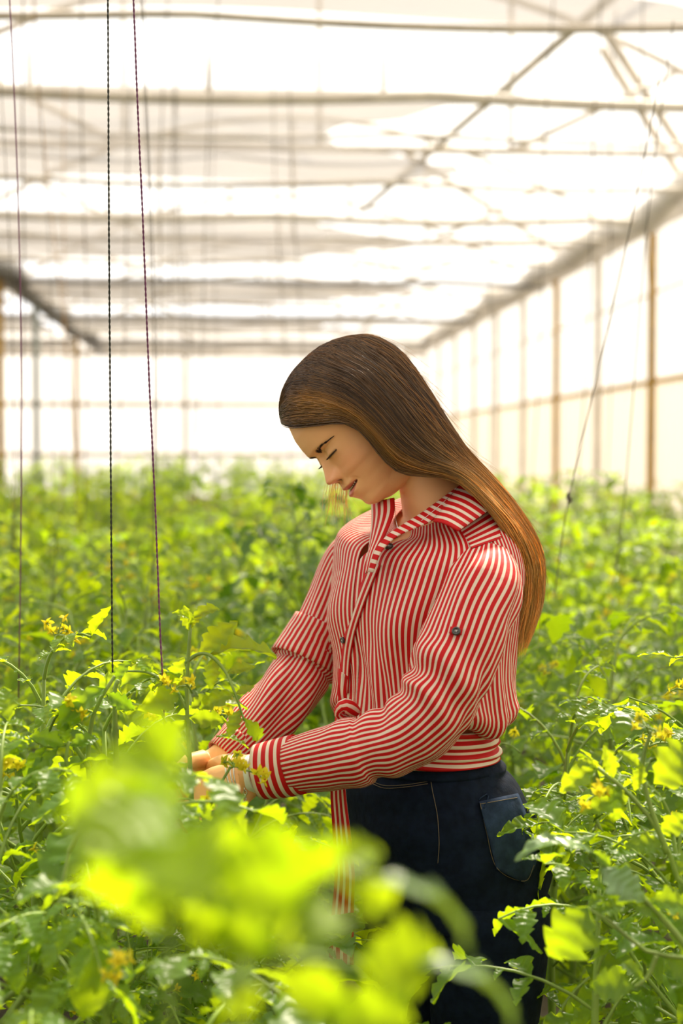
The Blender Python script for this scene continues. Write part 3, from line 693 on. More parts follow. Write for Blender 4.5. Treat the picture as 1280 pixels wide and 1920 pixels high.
# ear
for sgn in (1, -1):
    g = MB(); th = np.linspace(0, 2*PI, 25)[:-1]
    ear = np.stack([H(sgn*(.0735+.008*np.sin(q)*0+.010), -.006+.016*np.cos(th), -.012+.029*np.sin(th)) for q in (0,)])[0]
    g.tube(np.vstack([ear, ear[:1]]), .0035, 8, cap=False); inner = H(sgn*.078, -.004, -.012)
    g.grid(np.stack([ear, ear*.5+inner*.5, np.tile(inner, (24, 1))]), closed=True); g.build('ear', M['skin_plain'] if 'skin_plain' in M else M.setdefault('skin_plain', mat('ear_skin', tuple(SK), .5)), woman)
# ---- blouse
rsw = np.random.RandomState(8)
WV = rsw.normal(0, 1, (24, 5))
def wob(a, b, s=1.0):
    o = 0
    for i in range(12): o = o + np.sin(WV[i, 0]*a*3*s+WV[i, 1]*b*3*s+WV[i, 2]*3)*np.cos(WV[i, 3]*a*2*s-WV[i, 4]*b*2*s+i)
    return o/4
BL = [  # px, py, w, d, tf, tl
 (824, 940, .067, .067, .040, 0), (820, 952, .082, .070, .044, 0), (812, 964, .118, .082, .036, .010), (804, 984, .150, .094, .024, .016),
 (799, 1020, .170, .110, .010, .018), (800, 1075, .168, .120, 0, .010), (797, 1140, .158, .124, 0, 0), (794, 1200, .150, .120, 0, 0),
 (794, 1255, .147, .118, 0, 0), (796, 1298, .149, .120, 0, 0), (797, 1325, .152, .122, 0, 0), (796, 1344, .144, .112, 0, 0), (792, 1348, .134, .104, 0, 0)]
NB = 96; NCB = 240
tab = resample(np.array([(a, b, w*3000, d*3000, f*3000, l*3000) for a, b, w, d, f, l in BL]), NB)
G = np.zeros((NB, NCB, 3)); U = np.zeros((NB, NCB)); Vv = np.zeros((NB, NCB)); NS = 94
PLK = math.radians(-6)      # angle of the placket: the middle of the chest
for i in range(NB):
    a, b, w, d, f, l = tab[i]; w, d, f, l = w/3000, d/3000, f/3000, l/3000
    oo = (1-sstep(b, 940, 1052))**.9; on_ = math.radians(19)*oo+.004; of_ = math.radians(1)*oo+.004
    q = np.linspace(0, 1, NCB); th = PLK+on_+(2*PI-on_-of_)*q
    r = tring(a, b, w, d, tf=f, tl=l, th=th)
    cen = P(a, b, 0); out = r-cen; out[:, 2] = 0; out /= np.linalg.norm(out, axis=1)[:, None]+1e-9
    thn = (th+PI) % (2*PI)-PI; vz = (b-940)/408
    # chest
    bu = .011*np.exp(-((b-1150)/62)**2)*(np.exp(-((thn-.62)/.36)**2)+np.exp(-((thn+.62)/.36)**2))
    # soft folds, stronger towards the gathered waist
    fw = sstep(vz, .45, 1.0)
    fo = .0045*wob(thn*1.1, vz*1.0)*(.35+fw*1.1)*sstep(vz, .12, .4) + .0060*fw*np.sin(thn*17+3*np.sin(vz*5)+2*wob(thn, vz*.5))*(.6+.4*np.sin(thn*5+1))
    fo = fo + .004*sstep(vz, .2, .5)*(1-fw)*np.sin(thn*6+vz*9+wob(thn*.6, vz))
    G[i] = r+out*(bu+fo)[:, None]
    G[i, :, 2] -= fw*.010*np.sin(thn*7+2)*sstep(vz, .8, 1)
    Lg = 0.985
    sl = th - .0 + .05*wob(thn*.7, vz*.6)*sstep(vz, .25, .8) + .10*np.sin(vz*3.0)*np.exp(-((np.abs(thn)-.8)/.6)**2)*np.sign(thn)
    yk = 0
    U[i] = sl/(2*PI)*NS; Vv[i] = vz*30
blouse = MB(); blouse.grid(G, U, Vv)
TORSO = G
def loft(path_px, rad_px, n, seg, fold, up=(0, 0, 1), NSs=36, flat=.92, name=None, twist=0, uoff=0.0):
    pr = resample(np.array([(a, b, c*1000, r) for (a, b, c), r in zip(path_px, rad_px)]), n)
    pts = PS([(a, b, c/1000) for a, b, c, _ in pr]); rad = pr[:, 3]/FPX*(D0+pr[:, 2]/1000)
    A, B = frames(pts, up); L = np.concatenate([[0], np.cumsum(np.linalg.norm(np.diff(pts, axis=0), axis=1))]); t = L/L[-1]
    th = np.arange(seg)/seg*2*PI; G = np.zeros((n, seg, 3)); U = np.zeros((n, seg+1)); V = np.zeros((n, seg+1))
    for i in range(n):
        R = rad[i]+fold(t[i], th, L[i]); G[i] = pts[i]+ (R*np.cos(th))[:, None]*A[i]+(R*np.sin(th)*flat)[:, None]*B[i]
        th2 = np.append(th, 2*PI); U[i] = (th2+twist*t[i]+.03*wob(th2*.6, t[i]*2))/(2*PI)*NSs+uoff; V[i] = L[i]/.0115
    return G, U, V, pts, rad, A, B
def fold_near(t, th, L):
    o = .0030*wob(np.cos(th)*1.2, t*2.2+np.sin(th)*.6)
    el = np.exp(-((t-.46)/.10)**2)
    o = o + .0075*el*np.sin(t*62+2.6*np.sin(th+.8)+2.6*wob(np.cos(th), t*1.6))*(.35+.65*np.clip(np.cos(th-.3), 0, 1))
    o = o + .0030*np.exp(-((t-.72)/.12)**2)*np.sin(t*60+3*np.sin(th))
    o = o + .0040*np.exp(-((t-.12)/.12)**2)*np.sin(th*7+2)*sstep(t, .02, .15)
    o = o + .0045*sstep(t, T0-.002, T0+.004)*(1-sstep(t, T0+.02, T0+.30)) + .0045*np.sin(2*th+t*16)*np.exp(-((t-.3)/.16)**2)
    return o
NSL = [(912, 1052, -.105), (905, 1105, -.140), (878, 1165, -.17), (852, 1245, -.195), (815, 1325, -.205), (762, 1377, -.205), (700, 1400, -.20), (640, 1417, -.19), (590, 1428, -.18), (548, 1438, -.17)]
NSR = [56, 80, 81, 82, 80, 74, 68, 63, 58, 54]
_r = resample(np.array([(a, b, c*1000, r) for (a, b, c), r in zip(NSL, NSR)]), 130); _p = PS([(a, b, c/1000) for a, b, c, _ in _r]); _L = np.concatenate([[0], np.cumsum(np.linalg.norm(np.diff(_p, axis=0), axis=1))])
T0 = float(np.interp(-684, -_r[:, 0], _L/_L[-1]))
Gs, Us, Vs, np_pts, np_rad, nA, nB = loft(NSL, NSR, 130, 72, fold_near, NSs=38, twist=-.3)
blouse.grid(Gs, Us, Vs, closed=True)
NEAR = Gs
def fold_far(t, th, L):
    o = .0035*wob(np.cos(th)*1.1+2, t*2.5+np.sin(th)*.6)
    o = o + .0015*np.exp(-((t-.50)/.05)**2)*np.sin(t*150+2*np.sin(th)) + .004*(1-sstep(t, .553, .560)) - .003*np.exp(-((t-.562)/.008)**2)
    o = o + .0045*np.exp(-((t-.75)/.15)**2)*np.sin(th*4+t*18)
    return o
FSL = [(690, 1010, .12), (656, 1050, .135), (626, 1130, .14), (597, 1200, .12), (567, 1262, .10), (523, 1318, .06), (480, 1365, .03), (432, 1412, .0)]
FSR = [26, 42, 47, 52, 57, 58, 52, 42]
Gf, Uf, Vf, fp_pts, fp_rad, fA, fB = loft(FSL, FSR, 110, 64, fold_far, NSs=36, twist=.2)
blouse.grid(Gf, Uf, Vf, closed=True)
bl = blouse.build('blouse', M['stripe'], woman)
sol = bl.modifiers.new('thickness', 'SOLIDIFY'); sol.thickness = .0012; sol.offset = -1
# bvh of the blouse and a way to lay trims on it
bvhB = BVHTree.FromPolygons([tuple(v) for v in np.concatenate(blouse.v)], blouse.f)
def hit(bvh, px, py, off=.002, fallback=0.0):
    d = nrm(P(px, py, 0)-CO); r = bvh.ray_cast(Vector(CO), Vector(d))
    if r[0] is None: return P(px, py, fallback), -CF
    n = np.array(r[1]); n = n if n @ d < 0 else -n
    return np.array(r[0])+n*off, n
def patch(bvh, corners, nu, nv, off, fallback=-.1, bulge=0.0, smooth=True):
    """lay a quad (pixel corners) onto a surface"""
    a, b, c, d = [np.array(q, float) for q in corners]; G = np.zeros((nv, nu, 3))
    for i, v in enumerate(np.linspace(0, 1, nv)):
        for j, u in enumerate(np.linspace(0, 1, nu)):
            q = (a*(1-u)+b*u)*(1-v)+(d*(1-u)+c*u)*v; p, n = hit(bvh, q[0], q[1], off+bulge*math.sin(PI*u)*math.sin(PI*v), fallback); G[i, j] = p
    if smooth:
        for _ in range(4):
            K = G.copy(); K[1:-1, 1:-1] = (G[:-2, 1:-1]+G[2:, 1:-1]+G[1:-1, :-2]+G[1:-1, 2:])/4
            K[0, 1:-1] = (G[0, :-2]+G[0, 2:])/2; K[-1, 1:-1] = (G[-1, :-2]+G[-1, 2:])/2; K[1:-1, 0] = (G[:-2, 0]+G[2:, 0])/2; K[1:-1, -1] = (G[:-2, -1]+G[2:, -1])/2; G = K
    return G
def thick(o, t): s = o.modifiers.new('thickness', 'SOLIDIFY'); s.thickness = t; s.offset = 0
# near collar leaf and stand, far collar leaf: explicit shapes around the neck
def strip(edges, n, m_, name, U=(0, 6), V=(0, 1), vert=False, mid=None):
    a = resample(PS(edges[0]), n); b = resample(PS(edges[1]), n); rows_ = []
    for k in np.linspace(0, 1, 7):
        r = a*(1-k)+b*k
        if mid is not None: r = r + np.outer(np.ones(n), mid)*math.sin(PI*k)
        rows_.append(r)
    g = MB(); UU = np.tile(np.linspace(*U, n)[None], (7, 1)); VVv = np.tile(np.linspace(*V, 7)[:, None], (1, n))
    g.grid(np.array(rows_), UU, VVv); o = g.build(name, m_, bl); thick(o, .0022); return o
bump = cam_vec(-.002, -.006, .004)
strip(([(878, 905, -.050), (850, 928, -.075), (822, 962, -.105), (812, 978, -.118)], [(932, 938, -.075), (915, 957, -.10), (885, 978, -.125), (858, 996, -.145)]), 24, M['stripe'], 'collar', (0, 7.5), mid=bump)
strip(([(872, 903, -.035), (835, 930, -.06), (790, 962, -.085), (755, 984, -.105), (727, 1003, -.118), (703, 1032, -.126), (690, 1072, -.130)], [(880, 908, -.052), (842, 940, -.085), (812, 974, -.105), (778, 990, -.118), (742, 1007, -.126), (714, 1036, -.132), (699, 1074, -.134)]), 40, M['stripe'], 'collar_stand', (0, 17))
strip(([(739, 934, -.035), (738, 962, -.07), (722, 1002, -.10), (704, 1036, -.118), (692, 1072, -.128)], [(696, 944, .02), (697, 975, -.03), (694, 1010, -.07), (690, 1040, -.10), (686, 1076, -.125)]), 30, M['stripeV'], 'collar', V=(0, 4.0), mid=cam_vec(-.003, -.004, .0))
# placket strip down the front
plk = [(700, 1060), (684, 1100), (666, 1150), (652, 1200), (647, 1250), (645, 1300)]
rl = resample(np.array([(a, b, 0) for a, b in plk], float), 26)
G = np.zeros((26, 5, 3))
for i in range(26):
    for j in range(5): G[i, j] = hit(bvhB, rl[i, 0]+(-6+5.5*j)*(1-.35*i/25), rl[i, 1], .0035, -.08)[0]
for _ in range(6): G[1:-1] = (G[:-2]+2*G[1:-1]+G[2:])/4
g = MB(); g.grid(G, np.tile(np.linspace(0, 2.2, 5)[None], (26, 1))); o = g.build('placket', M['stripe'], bl); thick(o, .002)
def button(px, py, r, bvh, par=None, tabm=False):
    c, n = hit(bvh, px, py, .0045); u = nrm(np.cross(n, [0, 0, 1])); w = np.cross(n, u); g = MB(); th = np.arange(24)/24*2*PI
    prof = [(0, .0010), (.45, .0010), (.62, .0022), (.85, .0024), (1, .0010), (1, -.0012), (0, -.0012)]
    g.grid(np.array([c+np.outer(np.cos(th)*r*max(a, .02), u)+np.outer(np.sin(th)*r*max(a, .02), w)+n*h for a, h in prof]), closed=True)
    b = g.build('button', M['button'], par or bl); g = MB()
    for s in (-1, 1): g.tube([c+u*s*r*.18-w*r*.25+n*.0012, c+u*s*r*.18+n*.0022, c+u*s*r*.18+w*r*.25+n*.0012], r*.08, 5)
    g.build('thread', M['white_plastic'], b); return c, n
button(731, 1029, .0062, bvhB); button(647, 1199, .005, bvhB)
g = MB(); gp = patch(bvhB, [(846, 1176), (868, 1179), (865, 1192), (843, 1189)], 6, 5, .003); g.grid(gp, np.zeros((5, 6))+.2); o = g.build('sleeve_tab', M['stripe'], bl); thick(o, .0015)
button(856, 1185, .0062, bvhB)
# turned cuff of the near sleeve
def ring_strip(path, rads, n, m_, name, NSv, seg=56, flat=.92, fold=lambda t, th, L: 0*th):
    G, U, V, *_ = loft(path, rads, n, seg, fold, flat=flat); V = np.tile(np.linspace(0, NSv, n)[:, None], (1, seg+1)); g = MB(); g.grid(G, U, V, closed=True); o = g.build(name, m_, bl); thick(o, .003); return o
ring_strip([(562, 1434, -.172), (530, 1441, -.165), (486, 1449, -.155)], [54.5, 54, 50], 14, M['stripeV'], 'cuff', 5.0, fold=lambda t, th, L: .0012*np.sin(th*3+1))
ring_strip([(606, 1172, .125), (588, 1210, .118), (571, 1246, .108)], [57, 63, 69], 10, M['stripe'], 'sleeve_flap', 1)
ring_strip([(452, 1393, .012), (420, 1424, -.006)], [45, 41], 8, M['stripe'], 'cuff', 2)
g = MB(); gy = patch(bvhB, [(862, 992), (930, 942), (968, 1000), (884, 1030)], 22, 14, .0014); g.grid(gy, None, np.tile(np.linspace(0, 5.4, 14)[:, None], (1, 22))); o = g.build('shoulder_yoke', M['stripeV'], bl); thick(o, .0006)
# waistband
wb_ = [(793, 1348, .128, .100, 0, 0), (790, 1370, .128, .099, 0, 0), (789, 1388, .129, .100, 0, 0), (789, 1404, .133, .104, 0, 0), (789, 1411, .133, .104, 0, 0)]
th_ = np.arange(160)/160*2*PI
Gw, tt_ = body_rows(wb_, 22, th=th_)
for i in range(22):
    cen = Gw[i].mean(0); out = nrm(np.array([1., 0, 0])); o_ = Gw[i]-cen; o_ /= np.linalg.norm(o_, axis=1)[:, None]; Gw[i] += o_*(.0035*np.sin(i*.95+1.5*np.sin(th_*2)+.4*wob(th_, i*.1)))[:, None]
Vw = np.tile(np.linspace(0, 5.4, 22)[:, None], (1, 161))+.35*np.sin(np.append(th_, 2*PI)*2+1)[None]
g = MB(); g.grid(Gw, None, Vw, closed=True); o = g.build('waistband', M['stripeV'], bl); thick(o, .002)
# sash knot and hanging tail
g = MB(); kp = PS([(668, 1335, -.12), (645, 1322, -.135), (632, 1338, -.13), (650, 1352, -.12)]); g.tube(resample(kp, 14), np.array([.008+.003*math.sin(i*.5) for i in range(14)]), 12); g.uv = [(u*5, v) for u, v in g.uv]; g.build('sash_knot', M['stripe'], bl)
def tail(cl, wid, name, Us_):
    c = resample(PS(cl), 60); G = []; U = []
    for i in range(60):
        t = i/59; w = np.interp(t, [0, 1], wid)/FPX*D0; row = []
        for k in np.linspace(-1, 1, 9):
            row.append(c[i]+CR*w*k*.5+CF*(.004*math.sin(3*k+t*5)+.006*abs(k)) + CU*(-.006*k*(1 if t > .9 else 0)*t))
        G.append(row); U.append(np.linspace(0, Us_, 9))
    g = MB(); g.grid(np.array(G), np.array(U)); o = g.build(name, M['stripe'], bl); thick(o, .0016)
tail([(640, 1340, -.125), (634, 1420, -.125), (634, 1490, -.12), (640, 1560, -.12), (646, 1640, -.115), (642, 1720, -.11), (640, 1806, -.11)], (20, 44), 'sash_tail', 3.6)
tail([(648, 1340, -.12), (641, 1300, -.12), (643, 1262, -.118)], (14, 16), 'sash_loop', 1.5)
# ---- jeans
JR = [(789, 1402, .121, .093, 0, 0), (791, 1416, .125, .098, 0, 0), (797, 1440, .138, .112, 0, 0), (808, 1480, .150, .124, 0, 0), (822, 1540, .156, .132, 0, 0), (838, 1600, .156, .128, 0, 0), (846, 1650, .154, .122, 0, 0), (850, 1700, .150, .114, 0, 0)]
Gj, tj = body_rows(JR, 60, th=th_)
for i in range(60):
    cen = Gj[i].mean(0); o_ = Gj[i]-cen; o_ /= np.linalg.norm(o_, axis=1)[:, None]; b = tj[i][1]; thn = (th_+PI) % (2*PI)-PI
    seat = .016*np.exp(-((b-1590)/60)**2)*(np.exp(-((np.abs(thn)-2.5)/.4)**2))
    roll = .006*np.exp(-((b-1424)/9)**2)*sstep(np.cos(th_), .2, -.6) - .004*np.exp(-((b-1436)/6)**2)*sstep(np.cos(th_), .2, -.6)
    Gj[i] += o_*(seat+roll+.0016*np.sin(b*.07+thn*3)*sstep(b, 1440, 1500))[:, None]
jeans = MB(); jeans.grid(Gj, closed=True)
def leg(sgn):
    hip = P(850, 1690, 0)+TLv*sgn*.080; ank = np.array([hip[0]+.02, hip[1]+sgn*-.0, .10]); mid = (hip+ank)/2+TFv*.02; mid[2] = .50
    p = resample([hip+np.array([0, 0, .03]), hip*.7+mid*.3, mid, mid*.45+ank*.55, ank], 30)
    r = np.interp(np.linspace(0, 1, 30), [0, .12, .45, .55, .75, 1], [.094, .092, .068, .062, .058, .050])
    jeans.tube(p, r, 28); return ank
ank = [leg(1), leg(-1)]
jn = jeans.build('jeans', M['denim'], woman)
for a in ank:
    g = MB(); G = []
    for t in np.linspace(0, 1, 14):
        c = np.array([a[0], a[1], 0])-TFv*.07+TFv*.25*t; w = .036+.010*math.sin(PI*min(1, t*1.1))-(.02*max(0, t-.85)/.15); h = np.interp(t, [0, .25, .45, .8, 1], [.09, .10, .075, .045, .018])
        G.append([c+TLv*w*math.cos(q)+np.array([0, 0, max(.0, h*.5+h*.5*math.sin(q))]) for q in np.arange(20)/20*2*PI])
    g.grid(np.array(G), closed=True, cap=True); g.build('shoe', M['leather'], woman)
bvhJ = BVHTree.FromPolygons([tuple(v) for v in np.concatenate(jeans.v)], jeans.f)
def stitch(pts, par, name='stitching', r=.0005, off=.0012, n=None, m='thread', bvh=None):
    q = resample(np.array([(a, b, 0) for a, b in pts], float), n or max(8, int(sum(math.dist(pts[i], pts[i+1]) for i in range(len(pts)-1))/5)))
    g = MB(); g.tube([hit(bvh or bvhJ, a, b, off)[0] for a, b, _ in q], r, 5); return g.build(name, M[m], par)
# belt band, loop, pockets
g = MB(); bb, _ = body_rows([(788, 1401, .124, .096, 0, 0), (791, 1430, .134, .107, 0, 0)], 6, th=th_); g.grid(bb, closed=True); o = g.build('waistband', M['denim'], jn); thick(o, .004)
bvhW = BVHTree.FromPolygons([tuple(v) for v in np.concatenate(jeans.v+[np.array(bb).reshape(-1, 3)])], jeans.f+[(int(i*160+j+jeans.n), int(i*160+(j+1) % 160+jeans.n), int((i+1)*160+(j+1) % 160+jeans.n), int((i+1)*160+j+jeans.n)) for i in range(5) for j in range(160)])
g = MB(); g.grid(patch(bvhW, [(851, 1400), (864, 1399), (873, 1432), (860, 1436)], 5, 8, .004)); o = g.build('belt_loop', M['denim_lit'], jn); thick(o, .003)
Gp = np.zeros((22, 14, 3))
for i, v in enumerate(np.linspace(0, 1, 22)):
    for j, u in enumerate(np.linspace(0, 1, 14)):
        xl = 896+33*v; xr = 967+39*v**.8; yt = 1504-15*u; yb = np.interp(u, [0, .7, 1], [1630, 1657, 1612]); Gp[i, j] = hit(bvhJ, min(xl+(xr-xl)*u, 1003 if v > .5 else 990), yt+(yb-yt)*v, .0028)[0]
for _ in range(3): Gp[1:-1, 1:-1] = (Gp[:-2, 1:-1]+Gp[2:, 1:-1]+Gp[1:-1, :-2]+Gp[1:-1, 2:])/4
g = MB(); g.grid(Gp); pk = g.build('back_pocket', M['denim_lit'], jn); thick(pk, .0016)
bvhP = BVHTree.FromPolygons([tuple(v) for v in np.concatenate([Gp.reshape(-1, 3), np.concatenate(jeans.v)])], g.f+[tuple(i+g.n for i in q) for q in jeans.f])
stitch([(899, 1508), (968, 1496)], pk, bvh=bvhP); stitch([(899, 1506), (911, 1560), (931, 1628), (982, 1652), (1000, 1622)], pk, bvh=bvhP); stitch([(897, 1500), (904, 1494), (914, 1490), (911, 1506), (906, 1516)], pk, bvh=bvhP, r=.0012, m='denim_lit')
stitch([(806, 1453), (860, 1445), (925, 1437)], jn); stitch([(806, 1456), (860, 1448), (925, 1440)], jn)
stitch([(804, 1440), (810, 1480), (820, 1530), (823, 1580), (821, 1618)], jn); stitch([(700, 1470), (722, 1478), (760, 1476), (802, 1470)], jn); stitch([(700, 1466), (722, 1473), (760, 1472), (802, 1466)], jn)
# ---- things on the wrist
def wrist_ring(px, py, dy, r, rr, m, name, flat=1.0, tilt=(.1, 0, 0), seg=40):
    ax = nrm(P(560, 1436, -.17)-P(462, 1453, -.14)+np.array(tilt)); u = nrm(np.cross(ax, [0, 0, 1])); w = np.cross(ax, u); th = np.linspace(0, 2*PI, seg+1)
    g = MB(); c = P(px, py, dy); g.tube(c+np.outer(np.cos(th)*r, u)+np.outer(np.sin(th)*r, w), rr, 8, cap=False); return g.build(name, M[m], woman)
g = MB(); G, U_, V_, *_ = loft([(466, 1453, -.143), (484, 1450, -.15)], [34, 36], 6, 40, lambda t, th, L: 0*th); g.grid(G, closed=True); o = g.build('white_wristband', M['white_plastic'], woman); thick(o, .003)
for k, (px, r) in enumerate(((458, .0325), (450, .0335), (441, .034))): wrist_ring(px, 1455+k, -.142, r, .0013, 'chrome', 'bangle', tilt=(.02*k, 0, .01*k))
g = MB(); G, U_, V_, *_ = loft([(470, 1458, -.145), (490, 1455, -.15)], [38, 41], 5, 40, lambda t, th, L: 0*th); g.grid(G[:, 22:38]); o = g.build('watch_strap', M['black_strap'], woman); thick(o, .004)
# charm chain hanging from the wrist
ch = None
for col, (px, n_) in enumerate(((445, 7), (458, 8))):
    g = MB()
    for k in range(n_):
        c = P(px+2*math.sin(k), 1480+k*6.2, -.165); th = np.linspace(0, 2*PI, 13); u, w = (CR, CU) if k % 2 else (CF, CU)
        g.tube(c+np.outer(np.cos(th)*.0024, u)+np.outer(np.sin(th)*.0034, w), .0008, 5, cap=False)
    g.build('bracelet_chain', M['chrome'], woman)
# necklace
g = MB(); g.tube(resample(PS([(868, 903, -.058), (838, 935, -.082), (800, 968, -.10), (768, 992, -.112), (750, 998, -.115), (742, 975, -.10), (740, 950, -.07)]), 40), .0004, 5); g.build('necklace', M['chrome'], woman)
# ---- hair
def hair_mat(name):
    m = bpy.data.materials.new(name); m.use_nodes = True; nt = m.node_tree; b = nt.nodes['Principled BSDF']; N = nt.nodes.new; L = nt.links.new
    at = N('ShaderNodeAttribute'); at.attribute_name = 'Col'; L(at.outputs['Color'], b.inputs['Base Color'])
    b.inputs['Roughness'].default_value = 0.32; b.inputs['Specular IOR Level'].default_value = 0.9
    tl = N('ShaderNodeBsdfTranslucent'); L(at.outputs['Color'], tl.inputs[0]); mx = N('ShaderNodeMixShader'); mx.inputs[0].default_value = 0.45
    L(b.outputs[0], mx.inputs[1]); L(tl.outputs[0], mx.inputs[2]); L(mx.outputs[0], nt.nodes['Material Output'].inputs[0]); return m
M['hair'] = hair_mat('long_hair')
HG = [
 [(541, 792, -.006), (562, 798, -.040), (605, 795, -.078), (652, 792, -.092), (688, 820, -.098), (718, 858, -.100), (752, 886, -.102), (800, 892, -.100), (852, 899, -.095), (898, 934, -.105), (945, 990, -.105), (975, 1045, -.085), (980, 1100, -.065), (966, 1170, -.05), (962, 1228, -.04)],
 [(537, 772, -.004), (556, 748, -.040), (606, 742, -.078), (662, 765, -.098), (708, 805, -.106), (750, 850, -.108), (800, 874, -.105), (858, 890, -.100), (905, 930, -.108), (955, 987, -.105), (983, 1045, -.085), (989, 1100, -.065), (975, 1170, -.05), (966, 1228, -.035)],
 [(545, 728, 0), (588, 700, -.045), (650, 708, -.084), (708, 758, -.100), (758, 818, -.106), (808, 858, -.103), (862, 884, -.098), (914, 930, -.098), (963, 987, -.092), (992, 1045, -.072), (998, 1100, -.05), (984, 1165, -.04), (969, 1226, -.03)],
 [(568, 686, .005), (622, 666, -.034), (688, 688, -.070), (748, 746, -.086), (800, 812, -.090), (845, 858, -.086), (885, 888, -.080), (930, 934, -.078), (974, 990, -.070), (1001, 1045, -.052), (1006, 1100, -.035), (994, 1160, -.028), (972, 1222, -.024)],
 [(598, 654, .012), (655, 640, -.010), (718, 662, -.034), (776, 726, -.050), (824, 792, -.055), (864, 848, -.055), (904, 890, -.052), (944, 934, -.050), (984, 990, -.042), (1008, 1045, -.025), (1011, 1098, -.015), (999, 1152, -.012), (976, 1214, -.015)],
 [(628, 638, .018), (690, 629, .012), (744, 656, .006), (792, 714, .000), (834, 784, -.004), (873, 842, -.006), (913, 886, -.010), (952, 930, -.015), (991, 988, -.012), (1013, 1045, -.005), (1015, 1096, .0), (1003, 1150, .0), (979, 1206, -.005)],
 [(630, 645, .03), (690, 640, .045), (744, 672, .055), (788, 730, .055), (828, 796, .05), (866, 850, .04), (904, 892, .03), (944, 936, .02), (984, 992, .015), (1006, 1045, .015), (1008, 1096, .015), (996, 1150, .01), (974, 1204, .005)],
 [(600, 670, .04), (650, 680, .075), (700, 710, .095), (745, 765, .10), (790, 820, .095), (830, 860, .085), (870, 895, .07), (915, 935, .05), (955, 990, .04), (980, 1045, .03), (985, 1100, .03), (978, 1150, .02), (965, 1200, .015)],
 [(560, 720, .03), (590, 740, .07), (630, 765, .092), (680, 800, .10), (720, 840, .10), (770, 870, .10), (820, 892, .09), (870, 920, .06), (920, 970, .05), (955, 1030, .04), (965, 1090, .04), (962, 1150, .03), (955, 1200, .02)],
]
NV = 60
HGW = np.array([resample(PS(g), NV) for g in HG])     # guides x NV x 3
def push_out(p, k=1.0):
    """keep points outside the skull"""
    p = np.asarray(p, float); d = p-HO; x, y, z = d @ HL, d @ HF+.001, d @ HU; n = 2.5
    q = (np.abs(x/(.0785*k))**n+np.abs(y/(.1005*k))**n+np.abs(z/(.1195*k))**n)**(1/n)
    s = np.where((q < 1) & (z > -.06), 1/np.maximum(q, .2), 1.0)
    w = sstep(z, -.06, -.03); s = 1+(s-1)*w
    return HO+np.multiply.outer(x*s, HL)+np.multiply.outer(y*s-.001, HF)+np.multiply.outer(z*s, HU)
for i in range(len(HGW)):
    HGW[i] = push_out(HGW[i], 1.04)
hn = len(HG)
def hsurf(u, inset=0.0):
    """a strand line across the guides at u in 0..guides-1"""
    i = min(int(u), hn-2); f = u-i; a = HGW[max(i-1, 0)]; b = HGW[i]; c = HGW[i+1]; d = HGW[min(i+2, hn-1)]
    return 0.5*((2*b)+(c-a)*f+(2*a-5*b+4*c-d)*f*f+(-a+3*b-3*c+d)*f**3)
uu = np.linspace(0, hn-1, 60); SH = np.array([hsurf(u) for u in uu])
CENT = SH.mean(0)      # centre line of the mass
def hcol(u, t, rs):
    dark = np.array([.115, .060, .025]); br = np.array([.34, .165, .045]); gold = np.array([.82, .45, .10]); tip = np.array([.95, .66, .26])  # ombre of its own, plus backlit golden glow and top sheen in the colours
    k = sstep(t, .32, .72)+.10*rs.normal(); c = dark*(1-np.clip(k, 0, 1))+gold*np.clip(k, 0, 1)
    k = sstep(t, .72, .98); c = c*(1-k)+tip*k
    if rs.rand() < .32: c = c*.6+br*.6
    if u < 1.15 and .05 < t < .5:       # golden lock framing the temple
        w = (sstep(t, .05, .12)*(1-sstep(t, .42, .52)))*np.exp(-((u-.75)/.38)**2); c = c*(1-w)+np.array([.42, .20, .035])*w
    if u < .5: c = c*(1+.4*0)
    return c*rs.uniform(.75, 1.3)
hb = MB(); rh = np.random.RandomState(4)
body_cols = np.zeros((60, NV, 3))
for i, u in enumerate(uu):
    for j in range(NV): body_cols[i, j] = hcol(u, j/(NV-1), np.random.RandomState(1))*.8
inn = SH*(1-.03)+CENT[None]*.03
inn = push_out(inn[:, :int(NV*.93)], 1.02)
hb.grid(inn, col=body_cols[:, :int(NV*.93)])
tt = np.linspace(0, 1, NV)
def strand(line, r, col0, seg=3):
    n = len(line); A, B = frames(line, CF); th = np.arange(seg)/seg*2*PI; rr = r*np.interp(np.linspace(0, 1, n), [0, .08, .8, 1], [.5, 1, .9, .15])
    G = line[:, None]+rr[:, None, None]*(np.cos(th)[None, :, None]*A[:, None]+np.sin(th)[None, :, None]*B[:, None]); hb.grid(G, closed=True, col=np.repeat(col0[:, None], seg, 1))
